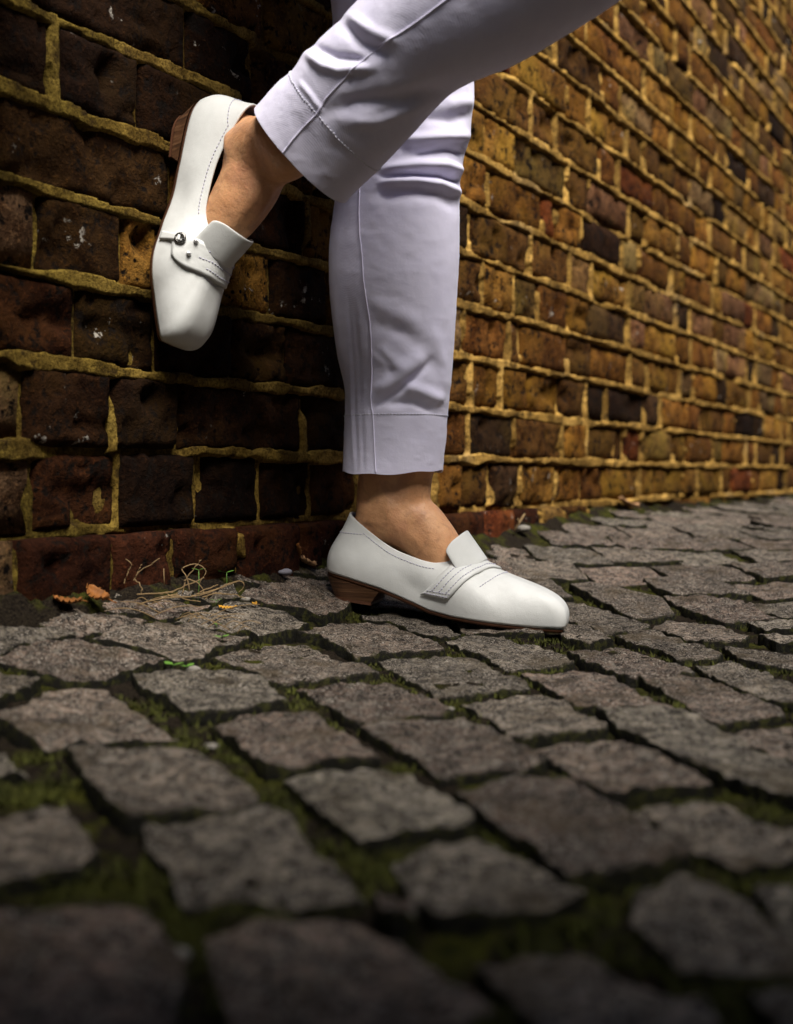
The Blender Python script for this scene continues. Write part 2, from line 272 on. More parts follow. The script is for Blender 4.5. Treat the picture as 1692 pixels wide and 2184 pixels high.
SETTS=[[[-0.3218,0.9253],[-0.312,0.9435],[-0.2872,0.9688],[-0.2666,0.9667],[-0.2759,0.949],[-0.2935,0.9195],[-0.3023,0.8911],[-0.3138,0.8806]],
[[-0.3169,0.9668],[-0.3148,0.9817],[-0.275,1.0266],[-0.2266,1.0531],[-0.2344,1.0283],[-0.2624,0.9796],[-0.269,0.973],[-0.2885,0.9733]],
[[-0.2652,1.0485],[-0.2612,1.0594],[-0.241,1.0841],[-0.2174,1.1057],[-0.1792,1.1339],[-0.2013,1.087],[-0.2097,1.0667],[-0.2307,1.0651],[-0.2576,1.039]],
[[-0.2022,1.076],[-0.1922,1.1063],[-0.1658,1.1644],[-0.141,1.1888],[-0.1162,1.1873],[-0.0877,1.162],[-0.0972,1.1322],[-0.126,1.0784],[-0.1392,1.094],[-0.1833,1.0763]],
[[-0.2513,0.9744],[-0.2428,1.0082],[-0.2133,1.0545],[-0.189,1.0702],[-0.1362,1.0752],[-0.1451,1.04],[-0.159,1.0245],[-0.1635,0.9731],[-0.1776,0.9592],[-0.2009,0.9725],[-0.2317,0.9798]],
[[-0.2969,0.8753],[-0.2985,0.9026],[-0.2864,0.922],[-0.2598,0.9596],[-0.248,0.9562],[-0.2154,0.9569],[-0.1855,0.9575],[-0.2049,0.9159],[-0.2226,0.8778],[-0.2464,0.8645],[-0.2627,0.8614],[-0.2746,0.8757]],
[[-0.2034,0.9035],[-0.1399,0.9449],[-0.1083,0.9281],[-0.0834,0.8492],[-0.0928,0.8364],[-0.1211,0.8102],[-0.1418,0.7962],[-0.1569,0.8284],[-0.1786,0.8585]],
[[-0.2922,0.8333],[-0.2885,0.8505],[-0.2592,0.85],[-0.2606,0.8312],[-0.2724,0.8031],[-0.282,0.7979]],
[[-0.2636,0.7611],[-0.2473,0.7888],[-0.2457,0.8208],[-0.2087,0.8419],[-0.1934,0.8178],[-0.1731,0.7943],[-0.1384,0.7362],[-0.1739,0.7266],[-0.1992,0.706],[-0.2106,0.7038],[-0.2282,0.7277],[-0.2551,0.752]],
[[-0.1944,0.694],[-0.1244,0.7058],[-0.1109,0.676],[-0.073,0.6024],[-0.0724,0.5875],[-0.1019,0.5783],[-0.1296,0.5655],[-0.1381,0.5768],[-0.1546,0.6094]],
[[-0.1178,0.7611],[-0.1026,0.7922],[-0.0837,0.806],[-0.0559,0.8028],[-0.0424,0.766],[-0.0118,0.6983],[-0.0301,0.6856],[-0.0599,0.6689],[-0.0742,0.6682],[-0.0915,0.7065]],
[[-0.1552,0.9956],[-0.1374,1.038],[-0.1151,1.079],[-0.0828,1.0988],[-0.0688,1.0758],[-0.0573,1.0348],[-0.0181,0.9926],[-0.0178,0.9762],[-0.05,0.9529],[-0.0839,0.9215],[-0.0989,0.9272],[-0.1111,0.9523],[-0.1286,0.9713]],
[[-0.0923,1.1188],[-0.0808,1.1376],[-0.062,1.1812],[-0.0083,1.2144],[0.012,1.1714],[0.0426,1.0978],[0.0405,1.0838],[0.0049,1.0705],[-0.0351,1.0344],[-0.0437,1.0631],[-0.0711,1.1131]],
[[-0.0351,1.2413],[-0.0087,1.274],[0.0491,1.2672],[0.0643,1.1808],[0.0433,1.1593],[0.0206,1.1845],[-0.0049,1.2182],[-0.0293,1.2204]],
[[-0.1562,1.1803],[-0.1543,1.2042],[-0.1397,1.2429],[-0.0979,1.2993],[-0.0693,1.3202],[-0.049,1.2811],[-0.0576,1.2314],[-0.0726,1.1888],[-0.0943,1.2066],[-0.1398,1.1839]],
[[-0.1757,1.2219],[-0.1453,1.2763],[-0.1122,1.3149],[-0.071,1.3529],[-0.0843,1.3185],[-0.1146,1.2589],[-0.1434,1.2437]],
[[-0.128,1.3043],[-0.1124,1.3403],[-0.0843,1.3812],[-0.0715,1.3614],[-0.0892,1.3361],[-0.1175,1.3121]],
[[0.0494,1.1471],[0.0717,1.1825],[0.1086,1.1844],[0.1292,1.1499],[0.1583,1.058],[0.1494,1.042],[0.1177,1.0163],[0.093,1.0141],[0.0843,1.0592],[0.0681,1.0918]],
[[-0.0145,1.0241],[0.0094,1.0475],[0.0563,1.0612],[0.0734,1.0491],[0.0818,1.0049],[0.1031,0.9462],[0.1036,0.9217],[0.0678,0.9111],[0.0386,0.888],[0.0294,0.8873],[0.0242,0.9241],[0.0054,0.974]],
[[-0.0751,0.8949],[-0.0303,0.9326],[-0.0092,0.943],[0.0093,0.9042],[0.0363,0.8435],[0.0391,0.8263],[0.0232,0.806],[-0.0256,0.7872],[-0.0354,0.8047],[-0.0518,0.8475]],
[[-0.0218,0.7723],[-0.0031,0.7835],[0.0456,0.7963],[0.0565,0.7734],[0.0775,0.7133],[0.0865,0.6864],[0.0731,0.6725],[0.0237,0.6585],[0.0166,0.6792],[-0.0029,0.7286]],
[[0.0484,0.8659],[0.0747,0.8907],[0.1121,0.8999],[0.1269,0.8858],[0.1296,0.8314],[0.1394,0.7775],[0.1138,0.7606],[0.0845,0.7341],[0.074,0.744],[0.0665,0.793]],
[[0.1058,0.9713],[0.1501,0.9827],[0.1778,0.9665],[0.1841,0.8874],[0.1931,0.8592],[0.2027,0.8327],[0.1661,0.8452],[0.13,0.851],[0.1255,0.8857]],
[[0.1613,1.1012],[0.2252,1.1643],[0.2301,1.1525],[0.2457,1.0637],[0.2556,1.0047],[0.2256,0.9767],[0.1917,0.9757],[0.1751,1.0401]],
[[0.1888,1.4096],[0.21,1.4343],[0.2475,1.3925],[0.2788,1.2855],[0.2624,1.2647],[0.2206,1.2411],[0.1951,1.318]],
[[0.1676,1.1827],[0.1838,1.2826],[0.2063,1.2728],[0.2164,1.1758],[0.1853,1.1429]],
[[0.2268,1.2021],[0.2725,1.2387],[0.3051,1.0979],[0.2905,1.0757],[0.2557,1.064],[0.2539,1.1302],[0.2326,1.1648]],
[[0.2271,1.5185],[0.258,1.5323],[0.3295,1.4665],[0.326,1.3743],[0.2751,1.3463],[0.2656,1.3732],[0.2472,1.4681]],
[[0.2843,1.2924],[0.31,1.3333],[0.349,1.2923],[0.3584,1.1954],[0.3472,1.1703],[0.3033,1.1564],[0.2893,1.2197]],
[[0.3347,1.4592],[0.3879,1.4791],[0.4246,1.4466],[0.4291,1.3209],[0.3847,1.3107],[0.3669,1.2983],[0.3477,1.3668]],
[[0.3165,1.1327],[0.338,1.1215],[0.3691,1.0881],[0.3554,1.0159],[0.3281,1.0401],[0.3128,1.0656]],
[[0.2016,0.9716],[0.239,0.9815],[0.2571,0.9687],[0.2794,0.8603],[0.2759,0.8334],[0.2531,0.8268],[0.2178,0.8018],[0.2141,0.8265],[0.214,0.8735]],
[[0.2646,1.0338],[0.3044,1.0654],[0.3169,1.0251],[0.3186,0.9357],[0.301,0.8604],[0.2864,0.8816],[0.2695,0.9434]],
[[0.1428,0.8253],[0.1852,0.8357],[0.1986,0.8263],[0.2105,0.7841],[0.2172,0.7208],[0.2211,0.6839],[0.1864,0.6904],[0.1686,0.688],[0.1619,0.7204],[0.1482,0.7666]],
[[0.2179,0.7842],[0.248,0.802],[0.2742,0.8083],[0.2834,0.7622],[0.248,0.667],[0.2366,0.6974],[0.2275,0.7357]],
[[0.0868,0.7146],[0.1191,0.7347],[0.1421,0.735],[0.1546,0.6879],[0.1675,0.6465],[0.1695,0.6312],[0.1343,0.6237],[0.1144,0.6163],[0.1082,0.6308],[0.0996,0.666]],
[[0.1686,0.6708],[0.1841,0.6816],[0.2101,0.6795],[0.2257,0.6628],[0.2334,0.6277],[0.2145,0.5768],[0.2011,0.5928],[0.1896,0.6132]],
[[0.033,0.615],[0.0588,0.633],[0.0923,0.6359],[0.1109,0.5875],[0.1272,0.5097],[0.116,0.4997],[0.0855,0.4869],[0.0702,0.4838],[0.0589,0.5342],[0.043,0.5696]],
[[0.1185,0.5876],[0.1474,0.6063],[0.1665,0.604],[0.1921,0.5662],[0.1967,0.5423],[0.175,0.5132],[0.1465,0.4998],[0.1348,0.5308]],
[[-0.0014,0.509],[0.0192,0.5284],[0.0452,0.5232],[0.0555,0.5027],[0.0743,0.4634],[0.0598,0.4524],[0.0415,0.4471],[0.0162,0.447],[0.0069,0.4716]],
[[-0.0609,0.6423],[-0.0414,0.6523],[-0.0191,0.6583],[0.0052,0.6511],[0.0162,0.6175],[0.0366,0.5674],[0.032,0.5589],[0.0142,0.5568],[-0.011,0.5428],[-0.0175,0.5415],[-0.0308,0.5685],[-0.0467,0.6047]],
[[-0.12,0.5583],[-0.089,0.5708],[-0.0553,0.5717],[-0.0447,0.5419],[-0.0341,0.515],[-0.0158,0.4709],[-0.0389,0.4602],[-0.063,0.4651],[-0.0829,0.4597],[-0.0937,0.4867],[-0.1086,0.5201]],
[[-0.1974,0.5617],[-0.1681,0.5914],[-0.1505,0.5533],[-0.1338,0.5194],[-0.1383,0.4974],[-0.1645,0.485],[-0.1714,0.4876]],
[[-0.1595,0.4435],[-0.1325,0.4563],[-0.0975,0.4495],[-0.0873,0.4263],[-0.0732,0.4015],[-0.0698,0.3828],[-0.0688,0.3501],[-0.1231,0.3425]],
[[-0.0702,0.4333],[-0.0597,0.4405],[-0.0343,0.4447],[-0.0149,0.4421],[-0.0036,0.4311],[0.0134,0.4043],[0.0323,0.3752],[0.021,0.3661],[-0.0054,0.3527],[-0.0409,0.3451],[-0.051,0.3659],[-0.0629,0.4022]],
[[0.0298,0.4068],[0.0513,0.4157],[0.069,0.4135],[0.0748,0.3964],[0.0984,0.3715],[0.0986,0.3577],[0.0729,0.3463],[0.0435,0.3527],[0.0355,0.3825]],
[[0.0973,0.472],[0.1188,0.4886],[0.1318,0.478],[0.1426,0.4204],[0.1489,0.3986],[0.1174,0.3945],[0.0974,0.4006],[0.0882,0.4371]],
[[0.1446,0.4721],[0.1632,0.481],[0.1772,0.4609],[0.1626,0.4228],[0.145,0.4251]],
[[0.1135,0.3734],[0.1299,0.3808],[0.1429,0.3716],[0.1303,0.3388],[0.117,0.3544]],
[[-0.0093,0.4575],[-0.0003,0.463],[0.0061,0.4495],[0.0064,0.4368],[-0.0012,0.4367]],
[[-0.2424,0.6859],[-0.2292,0.6814],[-0.1997,0.634],[-0.2187,0.6447],[-0.2331,0.6594]],
[[-0.2775,1.0525],[-0.2772,1.0927],[-0.2511,1.1013],[-0.2456,1.091],[-0.2677,1.0553]],
[[-0.1966,1.17],[-0.1691,1.2119],[-0.1605,1.1867],[-0.1777,1.1554],[-0.1998,1.1405]],
[[-0.2423,1.0972],[-0.223,1.1343],[-0.2008,1.1556],[-0.2061,1.1306],[-0.2315,1.0978]]]
# ------------------------------------------------------------------ brick wall
Z0, CH = .1145, .0755           # height of the course line above the plinth course, course height
JT = {-1: [.014, .126, .21, .311, .424, .53, .64, .75, .86, .911, 1.016, 1.12, 1.214], 0: [.04, .148, .258, .369, .467, .57, .68, .77, .86, .953, 1.059, 1.214, 1.337],
      1: [.029, .135, .229, .445, .55, .76, .87, 1.034, 1.236], 2: [.09, .197, .315, .414, .62, .72, .88, .984, 1.09, 1.227, 1.351],
      3: [.046, .148, .27, .385, .496, .60, .82, .857, 1.016, 1.066, 1.263], 4: [.0, .22, .33, .454, .66, .76, .919, 1.03, 1.13, 1.263],
      5: [.061, .17, .36, .47, .68, .78, .873, 1.1, 1.272], 6: [.02, .24, .35, .57, .67, .83, .934, 1.152, 1.211]}
KMIN, KMAX = -2, 30
T_LO, T_HI = -3.0, 8.0
joints = {}
for k in range(KMIN, KMAX+1):
    js = sorted(JT.get(k, [.1+(.16 if k % 2 else 0)]))
    lens = [.222, .110] if k % 2 else [.110, .222]
    i = k % 2; x = js[-1]
    while x < T_HI:
        l = lens[i % 2]*random.uniform(.95, 1.05); i += 1; x += l; js.append(x)
    i = k % 2+1; x = js[0]
    while x > T_LO:
        l = lens[i % 2]*random.uniform(.95, 1.05); i += 1; x -= l; js.insert(0, x)
    joints[k] = np.array(js)
zc_line = lambda k: Z0+CH*k
wall = empty('brick_wall', W(.5, 0, 0.0), label='old London stock brick wall with crumbling ochre mortar running along the cobbled alley', cat='wall')
PAL = [((.15, .066, .018), 3), ((.115, .058, .018), 3), ((.20, .096, .022), 3.4), ((.23, .125, .030), 3), ((.15, .046, .016), .35),
       ((.20, .105, .060), 1.2), ((.19, .125, .065), 1.2), ((.17, .105, .036), 1.4), ((.05, .028, .015), 1.2)]
PALD = [((.040, .019, .009), 4), ((.028, .014, .008), 4), ((.055, .022, .010), 2), ((.060, .032, .012), 1.5)]  # dark brick tones, favoured at the left to paint its dimness in
def pick(p):
    return random.choices([c for c, _ in p], [q for _, q in p])[0]
def brick_mesh(t0, t1, z0, z1, proud, res, seed):
    g = .0028; a, b, c, d = t0+g, t1-g, z0+g, z1-g
    nu = max(5, int((b-a)/res)+1); nv = max(4, int((d-c)/res)+1)
    u = np.linspace(0, 1, nu); v = np.linspace(0, 1, nv); U, Vv = np.meshgrid(u, v, indexing='ij')
    T = a+(b-a)*U; Z = c+(d-c)*Vv
    e = np.minimum(np.minimum(T-a, b-T), np.minimum(Z-c, d-Z))
    rnd = .0048+.0030*noise(T*40, Z*40, seed)
    h = proud-np.clip(1-e/rnd, 0, 1)**2*.0065
    h = h+.0016*fbm(T*28+seed, Z*28, seed*3.1, 3)+.0013*noise(T*110, Z*110, seed)
    h = h-np.clip(noise(T*33+seed*2, Z*33, 5.)-.35, 0, 1)*.022*(e > .004)-np.clip(noise(T*80+seed*2, Z*80, 9.)-.4, 0, 1)*.010             # spalled hollows
    T = T+.0016*noise(T*45, Z*45, seed+3)*(e < .004); Z = Z+.0016*noise(T*45, Z*45, seed+8)*(e < .004)
    V = W(T, h, Z).reshape(-1, 3); Fc = grid_faces(nu, nv).tolist()
    ring = [i*nv for i in range(nu)]+[(nu-1)*nv+j for j in range(1, nv)]+[i*nv+nv-1 for i in range(nu-2, -1, -1)]+[j for j in range(nv-2, 0, -1)]
    n0 = len(V); bk = V[ring].copy(); Tr = T.reshape(-1)[ring]; Zr = Z.reshape(-1)[ring]; bk = W(Tr, -.05, Zr)
    V = np.concatenate([V, bk]); m = len(ring)
    Fc += [(ring[(i+1) % m], ring[i], n0+i, n0+(i+1) % m) for i in range(m)]
    return V, Fc
far = MB(); nb = 0
for k in range(KMIN, KMAX):
    js = joints[k]
    for t0, t1 in zip(js[:-1], js[1:]):
        z0, z1 = zc_line(k), zc_line(k+1)
        if k == -2 and t1 > 2.2: continue
        tc, zm = (t0+t1)/2, (z0+z1)/2; P = W(tc, 0, zm); px, py = proj(P)
        seen = P[1] > .2 and -140 < px < 1692+110 and -120 < py < 2184 and k >= -1 and tc < 3.6
        proud = random.uniform(-.0045, .0012)+(.012 if k <= -1 and tc < 1.35 else 0)
        if k == 0 and tc < 1.3: proud -= .003
        res = .0055 if tc < .6 else (.008 if tc < 1.4 else .016)
        if seen:
            V, Fc = brick_mesh(t0, t1, z0, z1, proud, res, random.random()*50); nb += 1
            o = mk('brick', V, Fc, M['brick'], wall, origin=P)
            dk = random.random() < np.clip(1.08-tc*1.25, .06, .97)  # dark tones likelier towards the left end: shade put into brick colour
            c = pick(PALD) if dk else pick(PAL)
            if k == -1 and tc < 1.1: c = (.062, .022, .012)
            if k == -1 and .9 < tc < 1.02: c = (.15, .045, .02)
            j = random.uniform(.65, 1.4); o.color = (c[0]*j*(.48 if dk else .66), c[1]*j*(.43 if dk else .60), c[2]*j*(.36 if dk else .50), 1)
        else:
            V, Fc = brick_mesh(t0, t1, z0, z1, proud, .05, random.random()*50); far.add(V, Fc)
fo = far.build('brickwork', M['brick'], wall, kind='stuff'); fo.color = (.13, .075, .04, 1)
print('bricks in view', nb)
# mortar: one relief sheet whose joints stand out in front of the brick edges
tg = np.concatenate([np.arange(-3, -.12, .03), np.arange(-.12, .58, .0018), np.arange(.58, 1.4, .0036), np.arange(1.4, 3.6, .010), np.arange(3.6, 8, .05)])
zg = np.concatenate([np.arange(.0, .72, .0018), np.arange(.72, 1.7, .004), np.arange(1.7, 2.36, .03)])
Tm, Zm = np.meshgrid(tg, zg, indexing='ij')
wob = .0040*fbm(Tm*48, Zm*48, 1., 4)+.0022*noise(Tm*12, Zm*12, 7.)
zz = Zm+.0030*noise(Tm*6.5, np.floor((Zm-Z0)/CH+.5)*3.7, 2.)+.0016*noise(Tm*38, Zm*20, 3.)
kk = np.clip(np.floor((zz-Z0)/CH), KMIN, KMAX-1).astype(int)
fz = (zz-Z0)/CH-kk; dz = np.minimum(fz, 1-fz)*CH
dt = np.full(Tm.shape, 9.)
for k in np.unique(kk):
    msk = kk == k; js = joints[int(k)]; tt = Tm[msk]+.002*noise(Zm[msk]*60, Tm[msk]*9, k*3.); q = np.searchsorted(js, tt)
    dt[msk] = np.minimum(np.abs(tt-js[np.clip(q-1, 0, len(js)-1)]), np.abs(tt-js[np.clip(q, 0, len(js)-1)]))
bedline = np.floor((zz-Z0)/CH+.5)
rough_low = sstep(.32, .22, Zm)*sstep(1.3, .2, Tm)                                  # smeared, crumbling pointing low on the left
jb = .0058+.0022*noise(Tm*11, bedline*5.3, 4.)+wob*.75+.006*rough_low*np.clip(fbm(Tm*20, Zm*16, 9.), -.4, 1)   # half width of bed joints
jp = .0048+.0018*noise(Tm*17, kk*3.1, 6.)+wob*.7
gone_b = sstep(.28, .5, fbm(Tm*5, bedline*2.7, 14., 2)+1.2*((bedline == 0) & (Tm < 1.30))+.42*((bedline == 1)*sstep(.30, .12, Tm))); gone_p = sstep(-.62, -.42, noise(Tm*9, kk*2.3, 21.)+.6*noise(Tm*31, Zm*31, 4.)-.75*sstep(.3, .9, Tm)+.1)
eb = sstep(.0016, -.0010, dz-jb); ep = sstep(.0016, -.0010, dt-jp)
face_b = (.0012+.0014*noise(Tm*14, bedline*3., 8.)+.10*np.clip(zz-Zm, -.01, .01)+.07*((zz-Z0)-CH*bedline))*(1-gone_b)-.011*gone_b
face_p = .0004*(1-gone_p)-.010*gone_p
h = -.016+np.maximum(eb*(face_b+.016), ep*(face_p+.016))+.0007*fbm(Tm*60, Zm*60, 3., 3)+.0004*noise(Tm*230, Zm*230, 2.)*(eb+ep).clip(0, 1)
h = h+sstep(1.32, 1.4, Tm)*0+np.where((Zm < Z0-.006) & (Tm < 1.35), .012*sstep(Z0-.006, Z0-.012, Zm), 0)
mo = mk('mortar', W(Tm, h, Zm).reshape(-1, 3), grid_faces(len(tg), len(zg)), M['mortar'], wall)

# ------------------------------------------------------------------ paving
BED = .0085
gx = np.concatenate([np.arange(-4, -.45, .12), np.arange(-.45, .62, .0048), np.arange(.62, 2, .02), np.arange(2, 7, .15)])
gy = np.concatenate([np.arange(-3, .2, .12), np.arange(.2, 1.35, .0052), np.arange(1.35, 2.3, .011), np.arange(2.3, 9, .1)])
Xg, Yg = np.meshgrid(gx, gy, indexing='ij')
wg, tgg = wt(Xg, Yg)
mossy = fbm(Xg*16, Yg*16, 2., 3)
zs = G(Xg, Yg)-BED+.005*mossy*sstep(.02, .08, wg)+.0035*fbm(Xg*70, Yg*70, 5., 3)+.002*noise(Xg*210, Yg*210, 1.)
zs += .014*sstep(.045, .0, wg)*(1+.7*fbm(Xg*30, Yg*30, 8.))
zs = np.where(wg < -.03, -.05, zs)
ground = mk('ground', np.stack([Xg, Yg, zs], -1).reshape(-1, 3), grid_faces(len(gx), len(gy)), M['soil'], kind='structure')
big = MB(); big.add([(-60, -60, -.09), (60, -60, -.09), (60, 60, -.09), (-60, 60, -.09)], [(0, 1, 2, 3)])
big.build('outer_ground', M['soil'], kind='structure')
pave = empty('pavement', (0, .8, 0), kind='structure')
polys = [np.array(p, float) for p in SETTS]
def inside(P, pt):
    x, y = pt; r = False; n = len(P)
    for i in range(n):
        x0, y0 = P[i]; x1, y1 = P[i-1]
        if (y0 > y) != (y1 > y) and x < (x1-x0)*(y-y0)/(y1-y0)+x0: r = not r
    return r
def dist(P, pt):
    A = P; B = np.roll(P, -1, 0); d = B-A; u = np.clip(((pt-A)*d).sum(1)/np.maximum((d*d).sum(1), 1e-12), 0, 1)
    return np.linalg.norm(A+d*u[:, None]-pt, axis=1).min()
cent = np.array([p.mean(0) for p in polys]); rad = np.array([np.linalg.norm(p-c, axis=1).max() for p, c in zip(polys, cent)])
fills = []
ca, sa = math.cos(R(38)), math.sin(R(38)); sp = .112
for i in range(-34, 60):
    for j in range(-40, 60):
        a = (i+.5*(j % 2))*sp; b = j*sp*.98; wv, tv = ca*a-sa*b, sa*a+ca*b
        if not (.02 < wv < 1.7 and -1.6 < tv < 4.6): continue
        c = W(tv, wv)[:2]+rng.normal(0, .005, 2)
        q = [(-1, -1), (1, -1), (1, 1), (-1, 1)]; hs = np.array(q)*(.0505+rng.normal(0, .0022, (4, 2)))
        d1 = ca*N2+sa*S2; d2 = -sa*N2+ca*S2
        base = hs[:, :1]*d1+hs[:, 1:]*d2
        near = [polys[m] for m in np.where(np.linalg.norm(cent-c, axis=1) < rad+.09)[0]]
        ok = False
        for sc in (1, .8, .62, .45):
            for off in ((0, 0), (1, 0), (-1, 0), (0, 1), (0, -1)):
                P = c+np.array(off)*.02+base*sc; Q = np.concatenate([P, (P+np.roll(P, -1, 0))/2])
                if all(not inside(n_, x) and dist(n_, x) > .006 for n_ in near for x in Q) and all(not inside(P, x) for n_ in near for x in n_) and wt(*Q.T)[0].min() > .004:
                    ok = True; break
            if ok: break
        if ok: fills.append(P)
def sett_mesh(P, m, seed, hz):
    L = np.linalg.norm(np.roll(P, -1, 0)-P, axis=1); cs = np.concatenate([[0], np.cumsum(L)]); u = np.linspace(0, cs[-1], m, endpoint=False)
    PP = np.vstack([P, P[:1]]); B = np.stack([np.interp(u, cs, PP[:, q]) for q in (0, 1)], -1)
    c = B.mean(0); B = c+(B-c)*1.045; dirs = B-c; rl = np.linalg.norm(dirs, axis=1, keepdims=True)
    B = B+dirs/rl*(.0030*fbm(B[:, 0]*60, B[:, 1]*60, seed, 3)+.0013*noise(B[:, 0]*260, B[:, 1]*260, seed))[:, None]
    rings = [(1.0, -.045), (1.008, -.010), (1.0, -.0022), (.988, -.0005)]+[(f, 0) for f in (.93, .86, .78, .7, .6, .5, .4, .3, .2, .1)]
    V = []; tilt = rng.normal(0, .018, 2)
    for f, z in rings:
        Q = c+(B-c)*f; zz = G(Q[:, 0], Q[:, 1])+hz+z+(Q-c)@tilt
        if f <= 1: zz = zz+(.0032*fbm(Q[:, 0]*32, Q[:, 1]*32, seed, 3)+.0034*fbm(Q[:, 0]*110, Q[:, 1]*110, seed, 2)-.004*np.clip(noise(Q[:, 0]*48, Q[:, 1]*48, seed+4)-.3, 0, 1))*(1 if z > -.04 else 0)
        V.append(np.column_stack([Q, zz]))
    n = len(rings); V = np.concatenate(V); zc = G(*c)+hz+.0032*fbm(c[0]*32, c[1]*32, seed, 3)+.0034*fbm(c[0]*110, c[1]*110, seed, 2)
    V = np.vstack([V, [*c, zc]]); Fc = [(i*m+j, i*m+(j+1) % m, (i+1)*m+(j+1) % m, (i+1)*m+j) for i in range(n-1) for j in range(m)]
    if np.sum(B[:, 0]*np.roll(B[:, 1], -1)-B[:, 1]*np.roll(B[:, 0], -1)) < 0: Fc = [f[::-1] for f in Fc]; cap = [((n-1)*m+(j+1) % m, (n-1)*m+j, n*m) for j in range(m)]
    else: cap = [((n-1)*m+j, (n-1)*m+(j+1) % m, n*m) for j in range(m)]
    return V, Fc+cap, (c[0], c[1], zc)
rest = MB(); ns = 0
for qi, P in enumerate(polys+fills):
    c = P.mean(0); px, py = proj(np.array([c[0], c[1], 0])) if c[1] > .1 else (-9999, 0)
    hz = rng.normal(0, .0018)
    if c[1] > .1 and -160 < px < 1850 and py < 2450 and (qi < len(polys) or ns < 285):
        V, Fc, o3 = sett_mesh(P, 84 if c[1] < 1.4 else 32, rng.random()*90, hz)
        mk('sett', V, Fc, M['sett'], pave, origin=o3); ns += 1
    else:
        V, Fc, o3 = sett_mesh(P, 14, rng.random()*90, hz); rest.add(V, Fc)
ro = rest.build('sett_field', M['sett'], pave, kind='stuff', origin=(0, 0, 0))
print('setts', ns)
# moss tufts standing in the joints
allp = polys+fills; ac = np.array([p.mean(0) for p in allp]); ar_ = np.array([np.linalg.norm(p-c, axis=1).max() for p, c in zip(allp, ac)])
mv, mf = [], []
tries = 0
while len(mf) < 16000 and tries < 16000:
    tries += 1
    y = .33+1.25*rng.random()**1.3; x = rng.uniform(-.36, .36)*y*1.05
    if fbm(x*16, y*16, 2., 3) < .0: continue
    p = np.array([x, y])
    if wt(x, y)[0] < .03 or any(inside(allp[m], p) for m in np.where(np.linalg.norm(ac-p, axis=1) < ar_)[0]): continue
    z = float(G(x, y))-BED+.005*float(fbm(x*16, y*16, 2., 3))
    for b in range(5):
        a = rng.uniform(0, 6.28); l = rng.uniform(.002, .0055); wd = .0009; o = np.array([x+rng.normal(0, .002), y+rng.normal(0, .002), z])
        d = np.array([math.cos(a), math.sin(a), 0]); q = np.array([-d[1], d[0], 0]); i = len(mv)
        mv += [o-q*wd, o+q*wd, o+d*l*.7+np.array([0, 0, l])]; mf.append((i, i+1, i+2))
mk('moss', np.array(mv), mf, M['moss'], kind='stuff', smooth=False)
# ------------------------------------------------------------------ shoes (local frame: x heel to toe, y lateral, z up)
LEN = .268
OUT = np.array([(0, 0, .0), (.002, .010, .010), (.010, .020, .020), (.030, .0285, .0285), (.07, .0300, .0310), (.10, .0280, .0320), (.135, .0330, .0385), (.165, .0400, .0420),
                (.19, .0400, .0405), (.215, .0340, .0345), (.24, .0285, .0285), (.258, .0240, .0235), (.2655, .0220, .0215), (.268, .0180, .0175), (.2685, 0, 0)])
ZB = np.array([(0, .0285), (.03, .0265), (.07, .0205), (.10, .0125), (.125, .006), (.15, .004), (.21, .004), (.245, .0048), (.27, .0065)])
zb = lambda x: np.interp(x, ZB[:, 0], ZB[:, 1])
